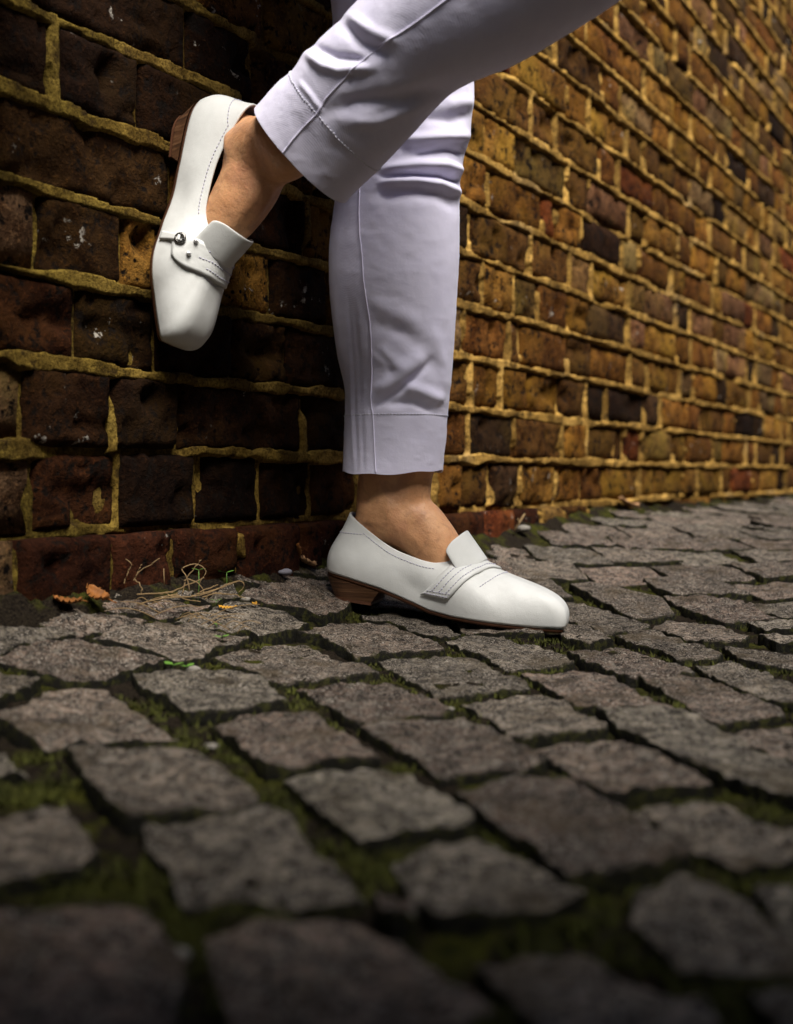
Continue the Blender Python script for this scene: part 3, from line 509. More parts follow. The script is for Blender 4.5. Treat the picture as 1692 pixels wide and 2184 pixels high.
#      outline x , opening x, half width, z, up-handle, down-handle, outwardness
TOP = np.array([(0.000, .0190, .0000, .0960, .030, .030, .25), (.010, .0210, .0130, .0945, .030, .030, .25), (.030, .0360, .0215, .0860, .026, .024, .25), (.07, .0720, .0255, .0670, .020, .018, .30),
                (.10, .1000, .0260, .0590, .018, .016, .45), (.135, .1220, .0250, .0560, .018, .018, .8), (.165, .1330, .0225, .0590, .022, .026, 1.1), (.19, .1400, .0185, .0640, .026, .036, 1.3),
                (.215, .1440, .0140, .0685, .027, .044, 1.35), (.24, .1462, .0095, .0715, .037, .052, 1.45), (.258, .1474, .0055, .0735, .044, .058, 1.5), (.2655, .148, .0030, .0745, .049, .060, 1.5), (.2685, .1483, 0, .0750, .050, .062, 1.5)])
def upper_grid(nu=96, nv=34):
    s_ = np.linspace(0, 1, nu//2+1); K = np.arange(len(OUT))
    seg = np.hypot(np.diff(OUT[:, 0]), np.diff(OUT[:, 1])); cs = np.concatenate([[0], np.cumsum(seg)]); uu = s_*cs[-1]
    sp_ = spline(OUT, 400); seg = np.hypot(np.diff(sp_[:, 0]), np.diff(sp_[:, 1])); cs = np.concatenate([[0], np.cumsum(seg)]); uu = s_*cs[-1]
    ox = np.interp(uu, cs, sp_[:, 0]); wa = np.interp(uu, cs, sp_[:, 1]); wb = np.interp(uu, cs, sp_[:, 2])
    tp = spline(TOP, 600)
    # outline x is not strictly increasing at the toe, so match by arc length of the outline
    aT = np.interp(tp[:, 0], np.maximum.accumulate(ox+np.arange(len(ox))*1e-9), s_)
    g = lambda q: np.interp(s_, aT, tp[:, q])
    tx, tw, tz, ua, da, ow = (g(q) for q in range(1, 7))
    side = lambda sg, w: (np.stack([ox, sg*w, zb(ox)], -1), np.stack([tx, sg*tw, tz], -1))
    Fm, Tm_ = side(-1, wa); Fl, Tl = side(1, wb)
    F_ = np.concatenate([Fm, Fl[-2:0:-1]]); T_ = np.concatenate([Tm_, Tl[-2:0:-1]]); idx = np.concatenate([np.arange(len(s_)), np.arange(len(s_)-2, 0, -1)])
    def outn(P):
        d = np.roll(P, -1, 0)-np.roll(P, 1, 0); q = np.stack([d[:, 1], -d[:, 0], 0*d[:, 0]], -1); q = q/np.maximum(np.linalg.norm(q, axis=1, keepdims=True), 1e-9); return q
    nF = outn(F_); nT = outn(T_)
    if (nF[idx == len(s_)-1][0]@np.array([1, 0, 0])) < 0: nF, nT = -nF, -nT
    P1 = F_+ua[idx][:, None]*(np.array([0, 0, .95])+.22*nF)
    dn = nT*ow[idx][:, None]+np.array([0, 0, -1.]); dn /= np.linalg.norm(dn, axis=1, keepdims=True)
    P2 = T_+da[idx][:, None]*dn
    v = np.linspace(0, 1, nv)[None, :, None]
    f = lambda q: q[:, None, :]
    return (1-v)**3*f(F_)+3*v*(1-v)**2*f(P1)+3*v*v*(1-v)*f(P2)+v**3*f(T_), F_
UP, FE = upper_grid()
NU, NV = UP.shape[:2]
# creases across the flex point and a soft dent at the waist
cx_ = UP[..., 0]; rise = UP[..., 2]-zb(cx_)
UP[..., 2] += .0009*np.sin((cx_-.16-.25*np.abs(UP[..., 1]))*520)*np.exp(-((cx_-.172)/.016)**2)*sstep(.012, .03, rise)*(np.abs(UP[..., 1]) > .012)
UP[..., 1] -= np.sign(UP[..., 1])*.0022*np.exp(-((cx_-.108)/.018)**2)*np.exp(-((rise-.016)/.012)**2)
UF = grid_faces(NU, NV, True)
BV = BVHTree.FromPolygons([Vector(p) for p in UP.reshape(-1, 3)], UF.tolist())
def surf(x, psi, off=0., z0=.026):
    d = Vector((0, math.sin(psi), math.cos(psi))); o = Vector((x, 0, z0))
    hit = BV.ray_cast(o+d*.15, -d)
    if hit[0] is None: return np.array(o+d*.03)
    nn = hit[1]; nn = nn if nn.dot(d) > 0 else -nn
    return np.array(hit[0]+nn*off)
def on_upper(u, v, off=.0004):
    i = (u*NU) % NU; j = v*(NV-1); i0 = int(i); j0 = min(int(j), NV-2); a, b = i-i0, j-j0; i1 = (i0+1) % NU
    p = (1-a)*(1-b)*UP[i0, j0]+a*(1-b)*UP[i1, j0]+(1-a)*b*UP[i0, j0+1]+a*b*UP[i1, j0+1]
    q = np.cross(UP[i1, j0]-UP[i0, j0], UP[i0, j0+1]-UP[i0, j0]); q /= np.linalg.norm(q)+1e-12
    c = np.array([p[0], 0, .03]);  q = q if q@(p-c) > 0 else -q
    return p+q*off
def dashes(mb, pts, xf, step=.0036, ln=.0024, r=.00048):
    pts = np.asarray(pts); d = np.concatenate([[0], np.cumsum(np.linalg.norm(np.diff(pts, axis=0), axis=1))]); k = 0.
    g = lambda q: np.array([np.interp(q, d, pts[:, i]) for i in range(3)])
    while k+ln < d[-1]:
        tube(mb, xf(np.array([g(k), g(k+ln*.5), g(k+ln)])), [r*.6, r, r*.6], 5); k += step
def warp(P):        # the raised foot is flexed, its instep sits further forward
    P = np.array(P, float); P[..., 0] += .0165*np.sin(np.pi*np.clip(P[..., 0]/.268, 0, 1))**1.4; return P
def make_shoe(origin, ex, ey, ez, parent, label, ornament, scl=1.):
    Q = np.stack([ex, ey, ez])
    xf = lambda P: origin+(warp(P)*scl if ornament else np.asarray(P)*scl)@Q
    root = empty('shoe', origin, parent, label=label)
    up = mk('upper', xf(UP.reshape(-1, 3)), UF[:, ::-1], M['leather'], root)
    md = up.modifiers.new('thickness', 'SOLIDIFY'); md.thickness = .0018; md.offset = -1
    if up.data.polygons[NV*3].normal.dot(up.data.polygons[NV*3].center+up.location-up.location-Vector(xf((.1, 0, .03))-origin)) < 0: up.data.flip_normals()
    up.data.materials.append(M['lining']); md.material_offset = 1; md.material_offset_rim = 0
    # outsole with its brown welt, following the rise of the waist
    loop = FE.copy(); c = loop.mean(0)
    dd = np.roll(loop, -1, 0)-np.roll(loop, 1, 0); nn = np.stack([dd[:, 1], -dd[:, 0]], -1); nn /= np.linalg.norm(nn, axis=1, keepdims=True)+1e-9
    if nn[len(loop)//2][0] < 0: nn = -nn
    def lp(off, dz): 
        q = loop.copy(); q[:, :2] += nn*off; q[:, 2] += dz; return q
    rings = [lp(-.004, .001), lp(-.0010, .0010), lp(-.0008, -.0012), lp(-.0012, -.0042), lp(-.004, -.0046)]
    V = np.concatenate(rings+[(np.array([[x, 0, zb(x)-.0046] for x in loop[:, 0]]))]); n_ = len(loop)
    Fc = [(i*n_+j, i*n_+(j+1) % n_, (i+1)*n_+(j+1) % n_, (i+1)*n_+j) for i in range(5) for j in range(n_)]
    V[:, 2] = np.maximum(V[:, 2], 0); mk('sole', xf(V), Fc, M['sole'], root)
    # stacked heel block
    hx = np.array([q for q in loop if q[0] < .0685]); hb = np.concatenate([hx[hx[:, 1] <= 0][np.argsort(hx[hx[:, 1] <= 0][:, 0])[::-1]], hx[hx[:, 1] > 0][np.argsort(hx[hx[:, 1] > 0][:, 0])]])
    m_ = len(hb); top = hb.copy(); top[:, 2] = zb(top[:, 0])-.0042; bot = hb.copy(); bot[:, 0] = .011+(bot[:, 0])*.72; bot[:, 1] *= .84; bot[:, 2] = .0032
    tip = bot.copy(); tip[:, 2] = 0; mid = .5*top+.5*bot; mid[:, 1] *= .985
    V = np.concatenate([top, mid, bot]); Fc = [(i*m_+j, i*m_+(j+1) % m_, (i+1)*m_+(j+1) % m_, (i+1)*m_+j) for i in range(2) for j in range(m_)]+[tuple(2*m_+j for j in range(m_))]
    mk('heel', xf(V), Fc, M['heel'], root, smooth=False)
    V = np.concatenate([bot*[1, 1.02, 1], tip*[1, 1.02, 1]]); mk('heel_tip', xf(V), [(j, (j+1) % m_, m_+(j+1) % m_, m_+j) for j in range(m_)]+[tuple(m_+j for j in range(m_))], M['sole'], root, smooth=False)
    # tongue tab standing up out of the vamp
    na, nb_ = 17, 15; V = []
    for i in range(na):
        for j in range(nb_):
            a = -1+2*i/(na-1); b = j/(nb_-1); wdt = .0265*(1-.12*b)*math.sqrt(max(0, 1-max(0, (b-.72)/.28)**2.6*.55))
            wd_ = .031*(1-.05*b)*math.sqrt(max(0, 1-max(0, (b-.80)/.20)**2.4*.42)); y = a*wd_; s_ = b*.0385-.0015*a*a*b
            dr = .029*(abs(y)/.031)**1.9; V.append(np.array([.1755-.68*s_-.73*dr, y, .0650+.73*s_-.68*dr]))
    tg_ = mk('tongue', xf(V), grid_faces(na, nb_), M['leather'], root); md = tg_.modifiers.new('thickness', 'SOLIDIFY'); md.thickness = .0024; md.offset = 0; md = tg_.modifiers.new('round', 'SUBSURF'); md.levels = md.render_levels = 1
    # strap over the vamp, three rows of stitching
    n1, n2 = 40, 9; V = np.zeros((n1, n2, 3)); a0, a1 = (R(-99), R(95)) if not ornament else (R(-84), R(95))
    def strap_pt(f, b, off):
        ps = a0+(a1-a0)*f; q = ps/R(90)
        if not ornament: xc = .1745-.040*np.clip(-q, 0, 2)**1.15-.03*np.clip(q-.35, 0, 2); hw = .0150
        else:
            xc = .1785-.0150*np.clip(-q, 0, 2)**1.2-.03*np.clip(q-.35, 0, 2); hw = .0170+.0010*sstep(-.3, -.8, q)
            e = np.clip((-q-.62)/.34, 0, 1); hw *= math.sqrt(max(0, 1-e**2.4))+.02
        return surf(xc+b*hw, ps, off)
    for i in range(n1):
        for j in range(n2): V[i, j] = strap_pt(i/(n1-1), -1+2*j/(n2-1), .0017)
    stp = mk('strap', xf(V.reshape(-1, 3)), grid_faces(n1, n2), M['leather'], root); md = stp.modifiers.new('thickness', 'SOLIDIFY'); md.thickness = .0015; md.offset = 0
    th = MB()
    for b in (-.55, 0, .55):
        lo = .06 if not ornament else (.30 if b else .22)
        dashes(th, [strap_pt(f, b, .0029) for f in np.linspace(lo, .99, 50)], xf)
    if not ornament:
        for f in (.028, .055): dashes(th, [strap_pt(f, b, .0029) for b in np.linspace(-.9, .9, 14)], xf)
    sgn = -1
    # vamp seam in front of the strap, topline and back-counter seams
    dashes(th, [surf(.199-.022*abs(q)**1.6, q*R(70), .0005) for q in np.linspace(-1, 1, 70)], xf)
    dashes(th, [on_upper(u, .90-.05*math.sin(math.pi*np.clip((u-.085)/.22, 0, 1))) for u in np.linspace(.085, .262, 90)], xf)
    dashes(th, [on_upper(1-u, .90-.05*math.sin(math.pi*np.clip((u-.085)/.22, 0, 1))) for u in np.linspace(.085, .262, 90)], xf)
    cc = [(-.0+u, .70+.24*np.clip((u/.082), 0, 1)**3.2) for u in np.linspace(-.082, .082, 60)]
    dashes(th, [on_upper(u % 1., .68+.20*np.clip(abs(u)/.085, 0, 1)**2.4) for u in np.linspace(-.085, .085, 70)], xf)
    th.build('stitching', M['thread'], root, kind='stuff')
    if ornament:
        c0 = R(-72); cR = surf(.1550, c0, .0042); nr = cR-np.array([.1550, 0, .026]); nr[0] = 0; nr /= np.linalg.norm(nr); ta = np.array([1., 0, 0]); tb = np.cross(nr, ta)
        ring = MB(); pts = [cR+.0047*(math.cos(a)*ta+math.sin(a)*tb) for a in np.linspace(0, 2*np.pi, 29)[:-1]]
        V = []; 
        for i in range(28):
            a = i/28*2*np.pi; rd = math.cos(a)*ta+math.sin(a)*tb
            for j in range(8): bq = j/8*2*np.pi; V.append(cR+rd*.0047+(.0018*math.cos(bq))*rd+.0016*math.sin(bq)*nr)
        ring.add(xf(V), [(i*8+j, i*8+(j+1) % 8, ((i+1) % 28)*8+(j+1) % 8, ((i+1) % 28)*8+j) for i in range(28) for j in range(8)]); ring.build('ring', M['steel'], root)
        n1, n2 = 16, 5; V = np.zeros((n1, n2, 3))
        for i in range(n1):
            f = i/(n1-1); ps = R(-112)+(R(-72)-R(-112))*f; xc = .1455+.0095*f
            for j in range(n2): V[i, j] = surf(xc+(-1+2*j/(n2-1))*(.0050-.0018*f), ps, .0014+.0036*f*f)
        lt = mk('loop_strap', xf(V.reshape(-1, 3)), grid_faces(n1, n2), M['leather'], root); md = lt.modifiers.new('thickness', 'SOLIDIFY'); md.thickness = .0018; md.offset = 0
        for x_, ps in ((.1565, R(-51)), (.1700, R(-61))):
            p = surf(x_, ps, .0036); nr2 = p-np.array([x_, 0, .026]); nr2[0] = 0; nr2 /= np.linalg.norm(nr2); tb2 = np.cross(nr2, ta); V = [p+nr2*.0022]
            for rr, hh in ((.0014, .0018), (.0026, .0004), (.0027, -.001)):
                V += [p+nr2*hh+rr*(math.cos(a)*ta+math.sin(a)*tb2) for a in np.arange(8)/8*2*np.pi]
            Fc = [(0, 1+j, 1+(j+1) % 8) for j in range(8)]+[(1+i*8+j, 1+(i+1)*8+j, 1+(i+1)*8+(j+1) % 8, 1+i*8+(j+1) % 8) for i in range(2) for j in range(8)]
            mk('stud', xf(V), Fc, M['crystal'], root, smooth=False)
    return xf

# ------------------------------------------------------------------ person: body in one skin, trousers, shoes
ph, pt = R(-14), R(7.25)
fx = np.array([math.cos(ph)*math.cos(pt), math.sin(ph)*math.cos(pt), -math.sin(pt)]); side_ = np.array([-math.sin(ph), math.cos(ph), 0]); upv = np.cross(fx, side_)
heel_at = np.array([-.0795, 1.302, .0335]); 
n3 = np.array([N2[0], N2[1], 0]); s3 = np.array([S2[0], S2[1], 0]); zz3 = np.array([0, 0, 1.])
r_org = W(.236, .004, .5365)
tl = R(-1.5); rx = -zz3*math.cos(R(10))-s3*math.sin(R(10))+n3*math.sin(R(2.5)); rx /= np.linalg.norm(rx); rz = n3-rx*(n3@rx); rz /= np.linalg.norm(rz); ry = np.cross(rz, rx)
base = np.array([heel_at[0], heel_at[1], heel_at[2]])
xL = lambda P: heel_at+np.asarray(P)@np.stack([fx, side_, upv]); RS = .93; xR = lambda P: r_org+RS*(warp(P)@np.stack([rx, ry, rz]))
blobs = MB()
def ell(c, ax, n=10):
    th = np.linspace(0, np.pi, n)[1:-1]; fi = np.arange(2*n)/(2*n)*2*np.pi; V = [c+ax[2]]
    for t_ in th: V += [c+math.cos(t_)*ax[2]+math.sin(t_)*(math.cos(f)*ax[0]+math.sin(f)*ax[1]) for f in fi]
    V += [c-ax[2]]; m = 2*n; k = len(th)
    Fc = [(0, 1+j, 1+(j+1) % m) for j in range(m)]+[(1+i*m+j, 1+(i+1)*m+j, 1+(i+1)*m+(j+1) % m, 1+i*m+(j+1) % m) for i in range(k-1) for j in range(m)]+[(1+(k-1)*m+(j+1) % m, 1+(k-1)*m+j, 1+k*m) for j in range(m)]
    blobs.add(V, Fc)
def chain(K, m, xa, ya):      # keys: centre(3), radius along xa, radius along ya; solid closed tube of elliptic rings
    K = spline(K, m); n = 28; fi = np.arange(n)/n*2*np.pi; V = []
    for k in K: V += [k[:3]+math.cos(f)*k[3]*xa+math.sin(f)*k[4]*ya for f in fi]
    Fc = [(i*n+j, i*n+(j+1) % n, (i+1)*n+(j+1) % n, (i+1)*n+j) for i in range(m-1) for j in range(n)]+[tuple(range(n))[::-1], tuple((m-1)*n+j for j in range(n))]
    blobs.add(V, Fc)
def foot(xf, ex, ey, ez):
    E = lambda p, r, q=None: ell(xf(np.array(p)), [ex*r*(q or (1, 1, 1))[0], ey*r*(q or (1, 1, 1))[1], ez*r*(q or (1, 1, 1))[2]])
    Kf = [(.068, 0, .094, .034), (.086, 0, .092, .0335), (.106, 0, .078, .031), (.127, 0, .059, .027), (.145, 0, .042, .022), (.17, 0, .030, .017), (.20, 0, .024, .013), (.215, 0, .020, .010)]
    for k in spline(Kf, 26): E(k[:3], k[3], (1.1, .92, 1))
    E((.040, 0, .060), .027, (1, .92, 1.15)); E((.046, 0, .080), .024, (1, .85, 1.2))
    for sg in (-1, 1): E((.070, sg*.0245, .104 if sg < 0 else .098), .0125, (1, .75, 1.3))
# standing leg: up the shin into the knee, thigh and hip
foot(xL, fx, side_, upv)
fh = np.array([math.cos(ph), math.sin(ph), 0]); sh = np.array([-math.sin(ph), math.cos(ph), 0])
A = xL((.066, 0, .090))
K = [(*A, .041, .031)]
for z_, dx, a_, b_ in ((.155, .003, .0415, .0300), (.175, .004, .0425, .0300), (.20, .004, .043, .032), (.25, .002, .046, .038), (.33, -.002, .050, .043), (.42, 0, .044, .040), (.50, .0, .041, .040), (.60, .0, .048, .048), (.75, -.01, .072, .07), (.88, -.02, .08, .08)):
    c = A+np.array([0, 0, 0]); c = np.array([A[0], A[1], z_+.005])+fh*dx+np.array([.004, -.004, 0])*(z_ > .16); K.append((*c, a_, b_))
chain(K, 70, fh, sh)
# raised leg: shin from the ankle to the knee, thigh back to the hip
foot(xR, rx*RS, ry*RS, rz*RS)
Rst = np.array(RAISE); Rc = Rst.mean(1)
B0 = xR((.066, 0, .092)); B1 = Rc[0]; kn = np.array([.195, .905, .645])
ax_ = kn-B0; ax_ /= np.linalg.norm(ax_); pa = np.cross(ax_, s3); pa /= np.linalg.norm(pa); pb = np.cross(ax_, pa)
cu0 = Rst[0, 0]*.655+Rst[0, 1]*.345; K = [(*(B0-ax_*.012), .036, .029)]
for q_, a_, b_ in ((B0*.6+cu0*.4, .0365, .0290), (cu0, .0355, .0285), (Rst[4, 0]*.6+Rst[4, 1]*.4, .037, .031), (Rc[7], .039, .036), (Rc[9], .042, .042), (kn, .046, .046)): K.append((*q_, a_, b_))
chain(K, 60, pa, pb)
hipR = W(.22, .13, .88); hipL = W(.43, .13, .88); ta_ = hipR-kn; ta_ /= np.linalg.norm(ta_); pa2 = np.cross(ta_, s3); pa2 /= np.linalg.norm(pa2)
chain([(*kn, .050, .050), (*(kn*.5+hipR*.5), .062, .062), (*hipR, .078, .078)], 30, pa2, np.cross(ta_, pa2))
chain([(*W(.325, .13, .84), .10, .08), (*W(.325, .13, .93), .15, .095), (*W(.325, .13, 1.04), .125, .085), (*W(.325, .13, 1.10), .115, .08)], 20, s3, n3)
tmp = blobs.build('person', M['skin'])
md = tmp.modifiers.new('r', 'REMESH'); md.mode = 'VOXEL'; md.voxel_size = .0032; md.use_smooth_shade = True
md = tmp.modifiers.new('s', 'SMOOTH'); md.iterations = 5; md.factor = .5
bpy.context.view_layer.update(); dg = bpy.context.evaluated_depsgraph_get(); em = tmp.evaluated_get(dg).to_mesh()
nv_ = len(em.vertices); BVt = np.empty(nv_*3, np.float32); em.vertices.foreach_get('co', BVt); BVt = BVt.reshape(-1, 3).astype(float); BF = [tuple(p.vertices) for p in em.polygons]
tmp.evaluated_get(dg).to_mesh_clear(); bpy.data.objects.remove(tmp); WORLD_AT.pop('person', None)
# tendon hollows beside the ankle bones
def hollow(c, r, d, nrm):
    q = np.linalg.norm(BVt-c, axis=1); wgt = np.exp(-(q/r)**2); BVt[:] = BVt-nrm*(wgt*d)[:, None]
for q_ in np.linspace(0, 1, 5): hollow(xL((.0735-.004*q_, -.033, .104+.034*q_)), .0055, .0016, -side_)
hollow(xL((.040, -.026, .115)), .011, .003, -side_); hollow(xL((.098, -.028, .092)), .012, .002, -side_)
hollow(xR((.090, -.033, .128)), .016, .0065, -ry); hollow(xR((.046, -.028, .118)), .010, .0035, -ry); hollow(xR((.104, -.030, .098)), .013, .003, -ry)
dL = (BVt-xL((.1, 0, .09)))@side_; sc_ = np.exp(-(np.linalg.norm(BVt-xL((.108, 0, .095)), axis=1)/.035)**2); BVt += upv*(np.cos(dL*2*np.pi/.013)*.0007*sc_)[:, None]
dR_ = (BVt-xR((.1, 0, .09)))@ry; sc_ = np.exp(-(np.linalg.norm(BVt-xR((.108, 0, .095)), axis=1)/.035)**2); BVt += rz*(np.cos(dR_*2*np.pi/.013)*.0010*sc_)[:, None]
person = mk('person', BVt, BF, M['skin'], origin=base, label='person in cropped white trousers and white slip-on shoes, one foot up on the wall', cat='person')
make_shoe(heel_at, fx, side_, upv, person, 'shoe standing on the cobbles', False)
make_shoe(r_org, rx, ry, rz, person, 'shoe pressed against the wall, with ring and crystal studs', True, RS)

# ------------------------------------------------------------------ trousers
TV, TF = [], []; tn = 0
NT_ = 150
def leg_tube(C, A_, B_, folds, name):
    th = np.arange(NT_)/NT_*2*np.pi; ct, st_ = np.cos(th), np.sin(th)
    sup = lambda q, p: np.sign(q)*np.abs(q)**p
    P = C[:, None]+A_[:, None]*sup(ct, .94)[None, :, None]+B_[:, None]*sup(st_, .94)[None, :, None]
    dth = np.roll(P, -1, 1)-np.roll(P, 1, 1); dv = np.gradient(P, axis=0); nn = np.cross(dth, dv); nn /= np.linalg.norm(nn, axis=-1, keepdims=True)+1e-9
    if ((nn*(P-C[:, None])).sum(-1)).mean() < 0: nn = -nn
    px, py = proj(P); fr = sstep(-.25, .35, st_)[None, :]
    d = np.zeros(P.shape[:2])
    for pts, sg, amp in folds:
        pts = np.array(pts, float); best = np.full(px.shape, 1e9); along = np.zeros(px.shape); Ls = np.linalg.norm(np.diff(pts, axis=0), axis=1); tot = Ls.sum(); acc = 0; sd_ = np.zeros(px.shape)
        for (x0, y0), (x1, y1), l in zip(pts[:-1], pts[1:], Ls):
            ux, uy = (x1-x0)/l, (y1-y0)/l; q = np.clip((px-x0)*ux+(py-y0)*uy, 0, l); ds = np.hypot(px-x0-q*ux, py-y0-q*uy); up_ = ds < best
            best = np.where(up_, ds, best); along = np.where(up_, (acc+q)/tot, along); acc += l
        taper = np.clip(np.minimum(along, 1-along)*5+.25, 0, 1)
        d += amp*(.8 if name == 'r' else 1)*np.exp(-(best/sg)**2)*taper*fr
    P = P+nn*d[..., None]
    P = P+nn*(.0010*fbm(P[..., 0]*34, P[..., 1]*34, P[..., 2]*22, 3)+.0006*np.clip(fbm(P[..., 0]*80, P[..., 1]*80, P[..., 2]*150, 2), 0, 1))[..., None]
    return P, nn
def add_tube(P):
    global tn
    m = P.shape[0]; TV.append(P.reshape(-1, 3)); f = grid_faces(m, 2)
    i, j = np.meshgrid(np.arange(m-1), np.arange(NT_), indexing='ij'); a = i*NT_+j; b = i*NT_+(j+1) % NT_
    TF.append(np.stack([a, b, b+NT_, a+NT_], -1).reshape(-1, 4)+tn); tn += m*NT_
Sst = np.array(STAND); ss = spline(Sst, 300); zs_ = ss[:, 2]
C1 = np.stack([(ss[:, 0]+ss[:, 1])/2, np.full(len(ss), 1.283), zs_], -1); A1 = np.stack([(ss[:, 1]-ss[:, 0])/2, 0*zs_, 0*zs_], -1)
hd = np.interp(zs_, [.16, .25, .38, .5, .62, .8], [.047, .051, .060, .062, .068, .078]); B1_ = np.stack([0*hd, -hd, 0*hd], -1)
C1[:, 2] += 0
folds1 = [([(1004, 288), (940, 292), (850, 300)], 11, .006), ([(1000, 330), (950, 318), (880, 330)], 9, -.004), ([(998, 368), (950, 352), (890, 352), (815, 362)], 10, .0065), ([(992, 392), (940, 374), (880, 370), (820, 374)], 7, -.0055),
          ([(990, 415), (940, 394), (890, 387), (812, 390)], 9, .006), ([(985, 445), (930, 415), (870, 408), (800, 415)], 14, -.003),
          ([(1005, 240), (960, 255), (900, 250)], 14, -.004), ([(1008, 215), (950, 225)], 14, .003),
          ([(798, 866), (850, 832), (885, 806), (920, 768)], 8, -.0050), ([(800, 838), (860, 800), (905, 752)], 15, .0042), ([(800, 745), (835, 775), (870, 790)], 16, .0030), ([(862, 822), (905, 838), (945, 856)], 13, .0050), ([(820, 862), (880, 856), (925, 878)], 10, -.0030), ([(925, 700), (945, 780), (950, 840)], 12, .0020), ([(840, 690), (900, 740), (935, 800)], 16, -.0018),
          ([(800, 745), (830, 775), (838, 800)], 9, -.002), ([(790, 640), (850, 670), (900, 690)], 18, .0018), ([(800, 690), (860, 715)], 14, -.0015),
          ([(742, 620), (750, 720), (756, 820), (762, 1004)], 4, -.0016), ([(752, 640), (766, 760), (770, 870)], 4, -.0016), ([(748, 760), (752, 880), (758, 1000)], 3.5, .0014), ([(774, 880), (776, 1004)], 3, -.0012)]
P1_, n1_ = leg_tube(C1, A1, B1_, folds1, 's')
P1_[..., 2] += (.0022*np.sin(np.arange(NT_)/NT_*4*np.pi+.9)+.0008*np.sin(np.arange(NT_)/NT_*14*np.pi))[None, :]*np.exp(-(P1_[..., 2]-P1_[..., 2].min())/.02)
# a curtain of cloth is a hair looser above the cuff stitching
add_tube(P1_)
rs = spline(Rst, 220); Rm = rs.mean(1); Ah = (rs[:, 1]-rs[:, 0])/2
axd = np.gradient(Rm, axis=0); axd /= np.linalg.norm(axd, axis=1, keepdims=True)
Bd = np.cross(axd, Ah); Bd /= np.linalg.norm(Bd, axis=1, keepdims=True); Bd *= np.where(Bd[:, 1:2] > 0, -1, 1)
hb_ = np.interp(np.linspace(0, 1, 220), [0, .2, .5, 1], [.040, .043, .050, .066]); Bd = Bd*hb_[:, None]
folds2 = [([(655, 117), (690, 140), (725, 150), (795, 142)], 10, .0055), ([(668, 98), (720, 122), (780, 128)], 9, -.0035), ([(733, 50), (770, 92), (826, 118)], 14, -.005), ([(745, 34), (800, 70), (850, 90)], 12, .003),
          ([(640, 175), (665, 205), (690, 240)], 7, .002), ([(700, 236), (760, 216), (830, 212), (960, 185)], 17, -.0055), ([(800, 250), (900, 205)], 10, -.003), ([(740, 262), (800, 258), (900, 220)], 14, .0035), ([(700, 300), (760, 340), (770, 380)], 16, -.002)]
P2_, n2_ = leg_tube(Rm, Ah, Bd, folds2, 'r')
add_tube(P2_)
# thigh of the raised leg and the hips, above the picture
def simple_tube(K, xa, ya):
    K = spline(K, 40); th = np.arange(NT_)/NT_*2*np.pi
    P = K[:, None, :3]+np.cos(th)[None, :, None]*K[:, 3][:, None, None]*xa+np.sin(th)[None, :, None]*K[:, 4][:, None, None]*ya
    add_tube(P)
simple_tube([(*(kn+ax_*.062-ta_*.045), .001, .001), (*(kn+ax_*.050-ta_*.04), .034, .036), (*(kn+ax_*.022-ta_*.03), .066, .069), (*kn, .080, .082), (*(kn*.5+hipR*.5), .088, .088), (*hipR, .10, .10)], pa2, np.cross(ta_, pa2))
simple_tube([(*W(.325, .13, .76), .15, .075), (*W(.325, .13, .86), .19, .11), (*W(.325, .13, .95), .18, .112), (*W(.325, .13, 1.04), .15, .10), (*W(.325, .13, 1.09), .14, .095)], s3, n3)
trousers = mk('trousers', np.concatenate(TV), np.concatenate(TF), M['cloth'], person, label='white cropped trousers with stitched turn-ups')
md = trousers.modifiers.new('thickness', 'SOLIDIFY'); md.thickness = .0014; md.offset = 0
ident = lambda P: P
sm = MB()
def ridx(r, front=True):       # ring index whose cosine is r on the camera side
    th = math.acos(max(-1, min(1, r))); return th/(2*np.pi)*NT_
def pick_pt(P, nn, v, k, off):
    i = int(min(max(v, 0), 1)*(P.shape[0]-1)); k0 = int(k) % NT_; f = k-int(k)
    return P[i, k0]*(1-f)+P[i, (k0+1) % NT_]*f+nn[i, k0]*off
def v_of(P, C, key):           # first row where the key value is passed
    return key
pyc = proj(C1)[1]
def seam(P, nn, pts_rv, name, r=.0008):
    mb = MB(); tube(mb, [pick_pt(P, nn, v, ridx(q), .0009) for q, v in pts_rv], r, 6); mb.build('seam', M['cloth'], trousers)
SE = [(772, 412), (773, 455), (774, 513), (779, 560), (782, 615), (788, 660), (794, 699), (797, 760), (798, 818), (797, 862), (803, 919), (807, 1006)]
ln_ = []
for x_, y_ in SE[::-1]:
    i = int(np.argmin(abs(pyc-y_))); xl, xr = proj(P1_[i])[0].min(), proj(P1_[i])[0].max(); ln_.append((np.clip((x_-(xl+xr)/2)/((xr-xl)/2), -.98, .98), i/(len(pyc)-1)))
seam(P1_, n1_, spline(np.array(ln_), 60), 'seam')
seam(P2_, n2_, [(-.03-.10*f+.06*f*f, v) for f, v in zip(np.linspace(0, 1, 60), np.linspace(.002, .80, 60))], 'seam', .0009)
st = MB()
i = int(np.argmin(abs(pyc-888))); iv = i/(len(pyc)-1)
pts = [pick_pt(P1_, n1_, iv+.006*math.sin(k/NT_*4*np.pi)*0, k, .0011) for k in np.arange(0, NT_+.1, .5)]; dashes(st, pts, ident, .0036, .0026, .0005)
pts = [pick_pt(P2_, n2_, .255+.02*math.sin(k/NT_*2*np.pi), k, .0012) for k in np.arange(0, NT_+.1, .5)]; dashes(st, pts, ident, .0036, .0026, .0005)
st.build('stitching', M['cloththread'], trousers, kind='stuff')
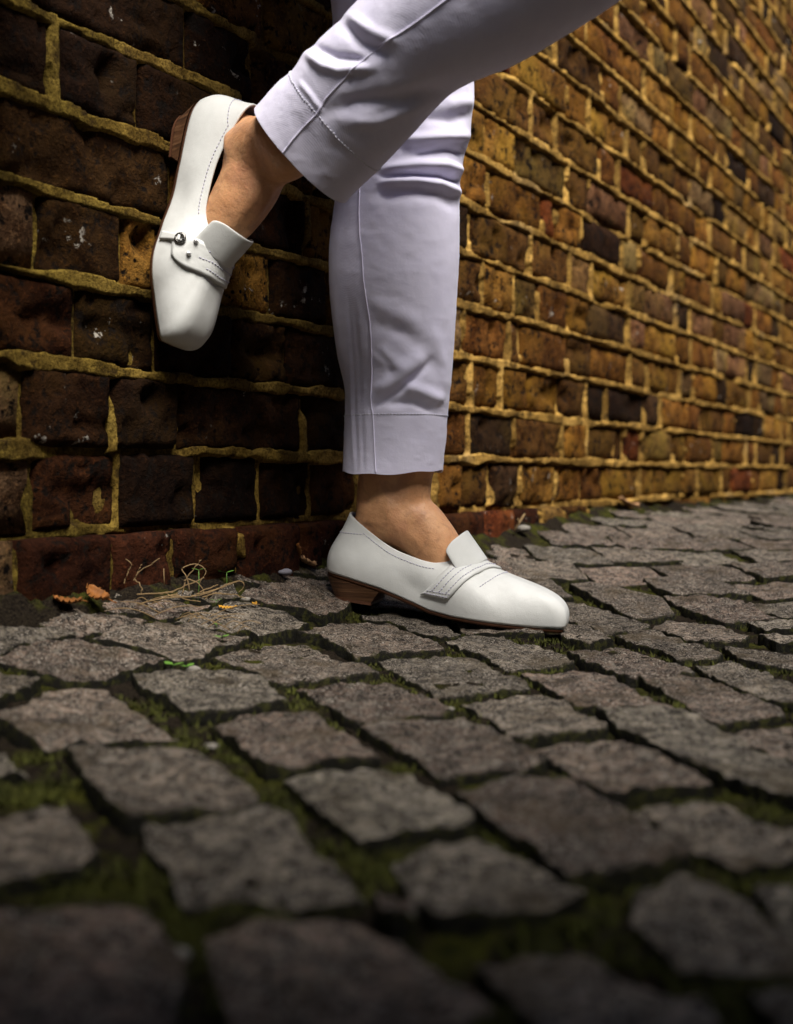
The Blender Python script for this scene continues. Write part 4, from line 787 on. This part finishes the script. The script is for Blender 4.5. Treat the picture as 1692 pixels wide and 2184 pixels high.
# ------------------------------------------------------------------ small things on the ground
def leaf(at, L, wd, yaw, tilt, curl, mat, label, name='fallen_leaf', lobes=5, cat='leaf'):
    nl, nw = 15, 9; V = []
    for i in range(nl):
        u = i/(nl-1); hw = wd*math.sin(math.pi*min(1, u*1.03+.02))**.75*(1+.28*math.sin(u*math.pi*2*lobes))
        for j in range(nw):
            a = -1+2*j/(nw-1); x = (u-.5)*L; y = a*hw
            z = curl*(a*a*.6+(2*u-1)**2*.5)*wd+.0012*math.sin(u*31+a*4)-abs(a)**.5*.0006
            V.append((x, y, z))
    V = np.array(V); Rm_ = np.array((Matrix.Rotation(yaw, 3, 'Z') @ Matrix.Rotation(tilt, 3, 'Y') @ Matrix.Rotation(tilt*.6, 3, 'X')))
    V = V@Rm_.T+np.array(at)
    o = mk(name, V, grid_faces(nl, nw), mat, origin=at, label=label, cat=cat, group='fallen leaves')
    md = o.modifiers.new('t', 'SOLIDIFY'); md.thickness = .0003
    mb = MB(); stem = [((.5)*L, 0, curl*.5*wd), (.6*L, .002, .002), (.72*L, .004, .001)]; tube(mb, np.array(stem)@Rm_.T+np.array(at), .0006, 5); mb.build('stalk', mat, o)
def gp(px, py, dz=0):          # paving point for hand-placed litter
    x, y = px, py; k = (px-846)/2494; Y = 1.
    for _ in range(60): Y = .5*Y+.5*2494*(ZC-float(G(k*Y, Y))+.0)/max(py-1013, 5)
    return (k*Y, Y, float(G(k*Y, Y))+dz)
STRAWS = [[(-0.2477, 1.0601, 0.0687), (-0.2439, 1.0601, 0.0786), (-0.2402, 1.0601, 0.0857), (-0.2454, 1.0601, 0.0906)], [(-0.2397, 1.0648, 0.0713), (-0.2336, 1.0648, 0.0789), (-0.2154, 1.0648, 0.0911)], [(-0.2311, 1.0601, 0.0604), (-0.2319, 1.0601, 0.0664), (-0.2368, 1.0601, 0.074), (-0.2311, 1.0601, 0.0861)], [(-0.2175, 1.0982, 0.0628), (-0.2186, 1.0982, 0.0792)], [(-0.2001, 1.0887, 0.0559), (-0.1969, 1.0887, 0.0668), (-0.1892, 1.0887, 0.0792), (-0.1822, 1.0887, 0.0877)], [(-0.1947, 1.0982, 0.0574), (-0.1971, 1.0982, 0.0722), (-0.201, 1.0982, 0.0792), (-0.1869, 1.0982, 0.0834), (-0.1795, 1.0982, 0.0769), (-0.1846, 1.0982, 0.0652)], [(-0.2356, 1.0601, 0.0592), (-0.2084, 1.0601, 0.0604), (-0.1887, 1.0601, 0.0677), (-0.1744, 1.0601, 0.074)], [(-0.2377, 1.0696, 0.0579), (-0.2179, 1.0696, 0.0582), (-0.2072, 1.0696, 0.0594), (-0.2042, 1.0696, 0.0594)], [(-0.2377, 1.0696, 0.0491), (-0.2103, 1.0696, 0.0545), (-0.1797, 1.0696, 0.0567), (-0.1523, 1.0696, 0.0678), (-0.1416, 1.0696, 0.0693), (-0.1404, 1.0696, 0.0637), (-0.1447, 1.0696, 0.0594)], [(-0.1844, 1.0791, 0.0569), (-0.1737, 1.0791, 0.0623), (-0.1645, 1.0791, 0.0654)], [(-0.1891, 1.0791, 0.0554), (-0.166, 1.0791, 0.0616), (-0.1475, 1.0791, 0.068)], [(-0.1807, 1.0887, 0.0529), (-0.169, 1.0887, 0.0559), (-0.1519, 1.0887, 0.0559), (-0.1395, 1.0887, 0.0513)], [(-0.176, 1.0791, 0.0523), (-0.1721, 1.0791, 0.0569), (-0.1614, 1.0791, 0.0584)], [(-0.2164, 1.0696, 0.0534), (-0.2027, 1.0696, 0.0579), (-0.195, 1.0696, 0.0541), (-0.1797, 1.0696, 0.0511)], [(-0.1977, 1.0887, 0.0691), (-0.1939, 1.0887, 0.0699), (-0.1845, 1.0887, 0.0661), (-0.1783, 1.0887, 0.0559)], [(-0.2106, 1.0791, 0.0569), (-0.2052, 1.0791, 0.0546), (-0.2029, 1.0791, 0.0584)]]

leaf((-.283, 1.004, .0580), .024, .009, .3, .12, .55, M['leaf'], 'curled orange leaf lying flat at the dark foot of the wall, left of another')
leaf((-.262, 1.026, .060), .026, .008, -.5, .35, .9, M['leaf'], 'crumpled orange leaf with a raised tip, right of the flat orange one')
leaf((-.1655, 1.136, .0385), .0145, .0045, .1, .1, .3, M['leaf2'], 'small bright yellow leaf on a sett near the standing heel', lobes=4)
leaf((-.1425, 1.174, .038), .006, .0022, .9, .2, .4, M['leaf2'], 'tiny yellow leaf fragment beside a joint left of the heel', lobes=2)
leaf((-.1015, 1.335, .066), .024, .010, .9, .35, .6, M['tan'], 'pale tan leaf behind the heel of the standing shoe')
leaf((-.112, 1.325, .082), .016, .006, 1.4, 1.1, .4, M['leaf'], 'small rust leaf propped upright against the bottom brick course')
leaf((.452, 2.28, .108), .05, .016, .5, .3, .7, M['tan'], 'blurred tan leaf at the foot of the far wall')
def seedling(at, hgt, n, size, yaw, label):
    mb = MB(); at = np.array(at); top = at+np.array([.001, -.001, hgt]); tube(mb, [at, at*.5+top*.5+np.array([.0008, 0, 0]), top], .0004, 5)
    r = mb.build('seedling', M['green'], origin=tuple(at), label=label, cat='seedling', group='green seedlings')
    for i in range(n):
        a = yaw+i*2*math.pi/n*1.0; d = np.array([math.cos(a), math.sin(a)*.8, .35]); d /= np.linalg.norm(d); q = np.cross(d, (0, 0, 1)); q /= np.linalg.norm(q); V = []
        for u in np.linspace(0, 1, 7):
            for v in (-1, 0, 1): V.append(top+d*size*u+q*v*size*.34*math.sin(math.pi*(.06+.9*u))-np.array([0, 0, .12*size*u*u-abs(v)*.06*size]))
        mk('leaf_blade', np.array(V), grid_faces(7, 3), M['green'], r)
seedling((-.176, 1.205, .050), .016, 2, .009, .6, 'two-leaved seedling at the wall foot right of the dry straw')
seedling((-.190, 1.118, .046), .030, 2, .007, .1, 'thin seedling rising among the dry straw')
seedling((-.156, 1.041, .016), .006, 3, .008, .9, 'green sprig in the joint in front of the yellow leaf')
seedling((-.182, .943, .008), .005, 3, .010, .2, 'bright green sprig left of the white pebble in a wide joint')
seedling((-.169, .943, .008), .004, 3, .008, 1.2, 'bright green sprig touching the white pebble in a wide joint')
seedling((-.168, 1.086, .024), .004, 3, .005, 1.9, 'small sprig in the joint just below the yellow leaf')
seedling((-.176, 1.135, .041), .004, 2, .006, .3, 'small sprig on the edge of the straw heap')
def pebble(at, r, mat, label, flat=.65):
    n = 10; at = np.array(at); V = [at+np.array([0, 0, r*flat])]; sd_ = rng.random()*50
    for i in range(1, 6):
        t_ = i/6*np.pi
        for j in range(n):
            f = j/n*2*np.pi; q = np.array([math.sin(t_)*math.cos(f)*1.25, math.sin(t_)*math.sin(f), math.cos(t_)*flat]); V.append(at+q*r*(1+.3*float(noise(q[0]*1.8, q[1]*1.8, q[2]*1.8+sd_))))
    V.append(at-np.array([0, 0, r*flat])); k = len(V)-1
    Fc = [(0, 1+j, 1+(j+1) % n) for j in range(n)]+[(1+i*n+j, 1+(i+1)*n+j, 1+(i+1)*n+(j+1) % n, 1+i*n+(j+1) % n) for i in range(4) for j in range(n)]+[(1+4*n+(j+1) % n, 1+4*n+j, k) for j in range(n)]
    mk('pebble', np.array(V), Fc, mat, origin=tuple(at), label=label, cat='pebble', group='loose pebbles')
pebble((-.123, 1.288, .060), .0055, M['pebble2'], 'grey pebble behind the standing heel')
pebble((-.166, .957, .008), .0048, M['pebble'], 'white pebble between two bright green sprigs')
pebble((-.117, .736, -.004), .0045, M['pebble'], 'pale pebble in the mossy joint at the left, below the sprigs', .4)
pebble((.0378, .849, -.003), .0035, M['pebble'], 'pale pebble at the corner where four setts meet below the toe', .45)
pebble((-.0785, .416, -.004), .0045, M['pebble'], 'pale pebble in the blurred joint nearest the camera', .45)
pebble((.197, 1.82, .084), .008, M['pebble'], 'white pebble at the wall foot right of the ankle')
pebble((-.149, 1.155, .044), .004, M['pebble'], 'small white pebble at the right end of the straw')
hay = empty('dry_grass', (-.19, 1.07, .045), label='tangle of dry straw-coloured grass stems at the foot of the wall', cat='dry grass')
for q_ in STRAWS:
    mb = MB(); sp2 = spline(np.array(q_), 22) if len(q_) > 2 else np.array(q_)
    sp2 = sp2+np.stack([.0009*noise(np.arange(len(sp2))*.7, k_*3.3, float(q_[0][0])*99) for k_ in range(3)], -1)
    tube(mb, sp2, np.linspace(.0006, .00035, len(sp2)), 5); mb.build('stem', M['straw'], hay)
for _ in range(18):
    mb = MB(); c_ = np.array([rng.uniform(-.235, -.14), rng.uniform(1.045, 1.09), 0]); c_[2] = float(G(c_[0], c_[1]))+.002; a_ = rng.uniform(-.5, .6)+(math.pi if rng.random() < .5 else 0); l_ = rng.uniform(.012, .05)
    d_ = np.array([math.cos(a_), math.sin(a_)*.5, rng.uniform(0, .22)]); cv = rng.normal(0, .12, 3)
    tube(mb, [c_+d_*l_*u+cv*l_*u*u*.5+np.array([0, 0, .003+.005*math.sin(u*3)]) for u in np.linspace(0, 1, 9)], np.linspace(.00045, .00025, 9), 4); mb.build('stem', M['straw'], hay)
mb = MB(); tube(mb, [(.181, 1.80, .080), (.188, 1.80, .092), (.198, 1.805, .107)], [.0022, .0018, .0012], 6); tube(mb, [(.188, 1.80, .092), (.186, 1.79, .100)], .001, 5)
mb.build('twig', M['straw'], origin=(.181, 1.80, .080), label='pale broken twig leaning at the wall foot beyond the shoe', cat='twig')
# ------------------------------------------------------------------ added unseen behind and beside the camera to shade near paving and wall
sh = empty('added_shade_roof', (-.6, -.4, 0), label='low board roof added out of view behind the viewer to cast shade', cat='shade blocker')
def slab(name, x0, x1, y0, y1, z0, z1, mat):
    mb = MB(); box(mb, ((x0+x1)/2, (y0+y1)/2, (z0+z1)/2), ((x1-x0)/2, 0, 0), (0, (y1-y0)/2, 0), (0, 0, (z1-z0)/2)); return mb.build(name, mat, sh, smooth=False)
slab('shade_board', -1.6, 1.3, -2.0, .07, .86, .90, M['sole'])
slab('shade_board', -1.6, -.22, .072, .86, .74, .78, M['sole'])
for x_, y_ in ((-1.45, -1.95), (1.25, -1.95), (1.25, .1), (-1.55, .1)): slab('shade_post', x_-.04, x_+.04, y_-.04, y_+.04, -.05, .859, M['sole'])

# unseen wall added across the alley, behind the viewer, to cut low sky light
hw_ = empty('added_wall', W(1, 2.7, 0), label='tall dark brick wall added unseen across the alley to cut low sky light', cat='wall')
c_ = W(2.5, 2.9, 1.7); mb = MB(); box(mb, c_, np.array([S2[0], S2[1], 0])*8.5, np.array([N2[0], N2[1], 0])*.15, (0, 0, 1.8)); hb = mb.build('wall_face', M['brick'], hw_, smooth=False); hb.color = (.09, .05, .03, 1)
mb = MB(); box(mb, W(2.5, 2.88, 3.53), np.array([S2[0], S2[1], 0])*8.6, np.array([N2[0], N2[1], 0])*.22, (0, 0, .028)); mb.build('coping', M['mortar'], hw_, smooth=False)
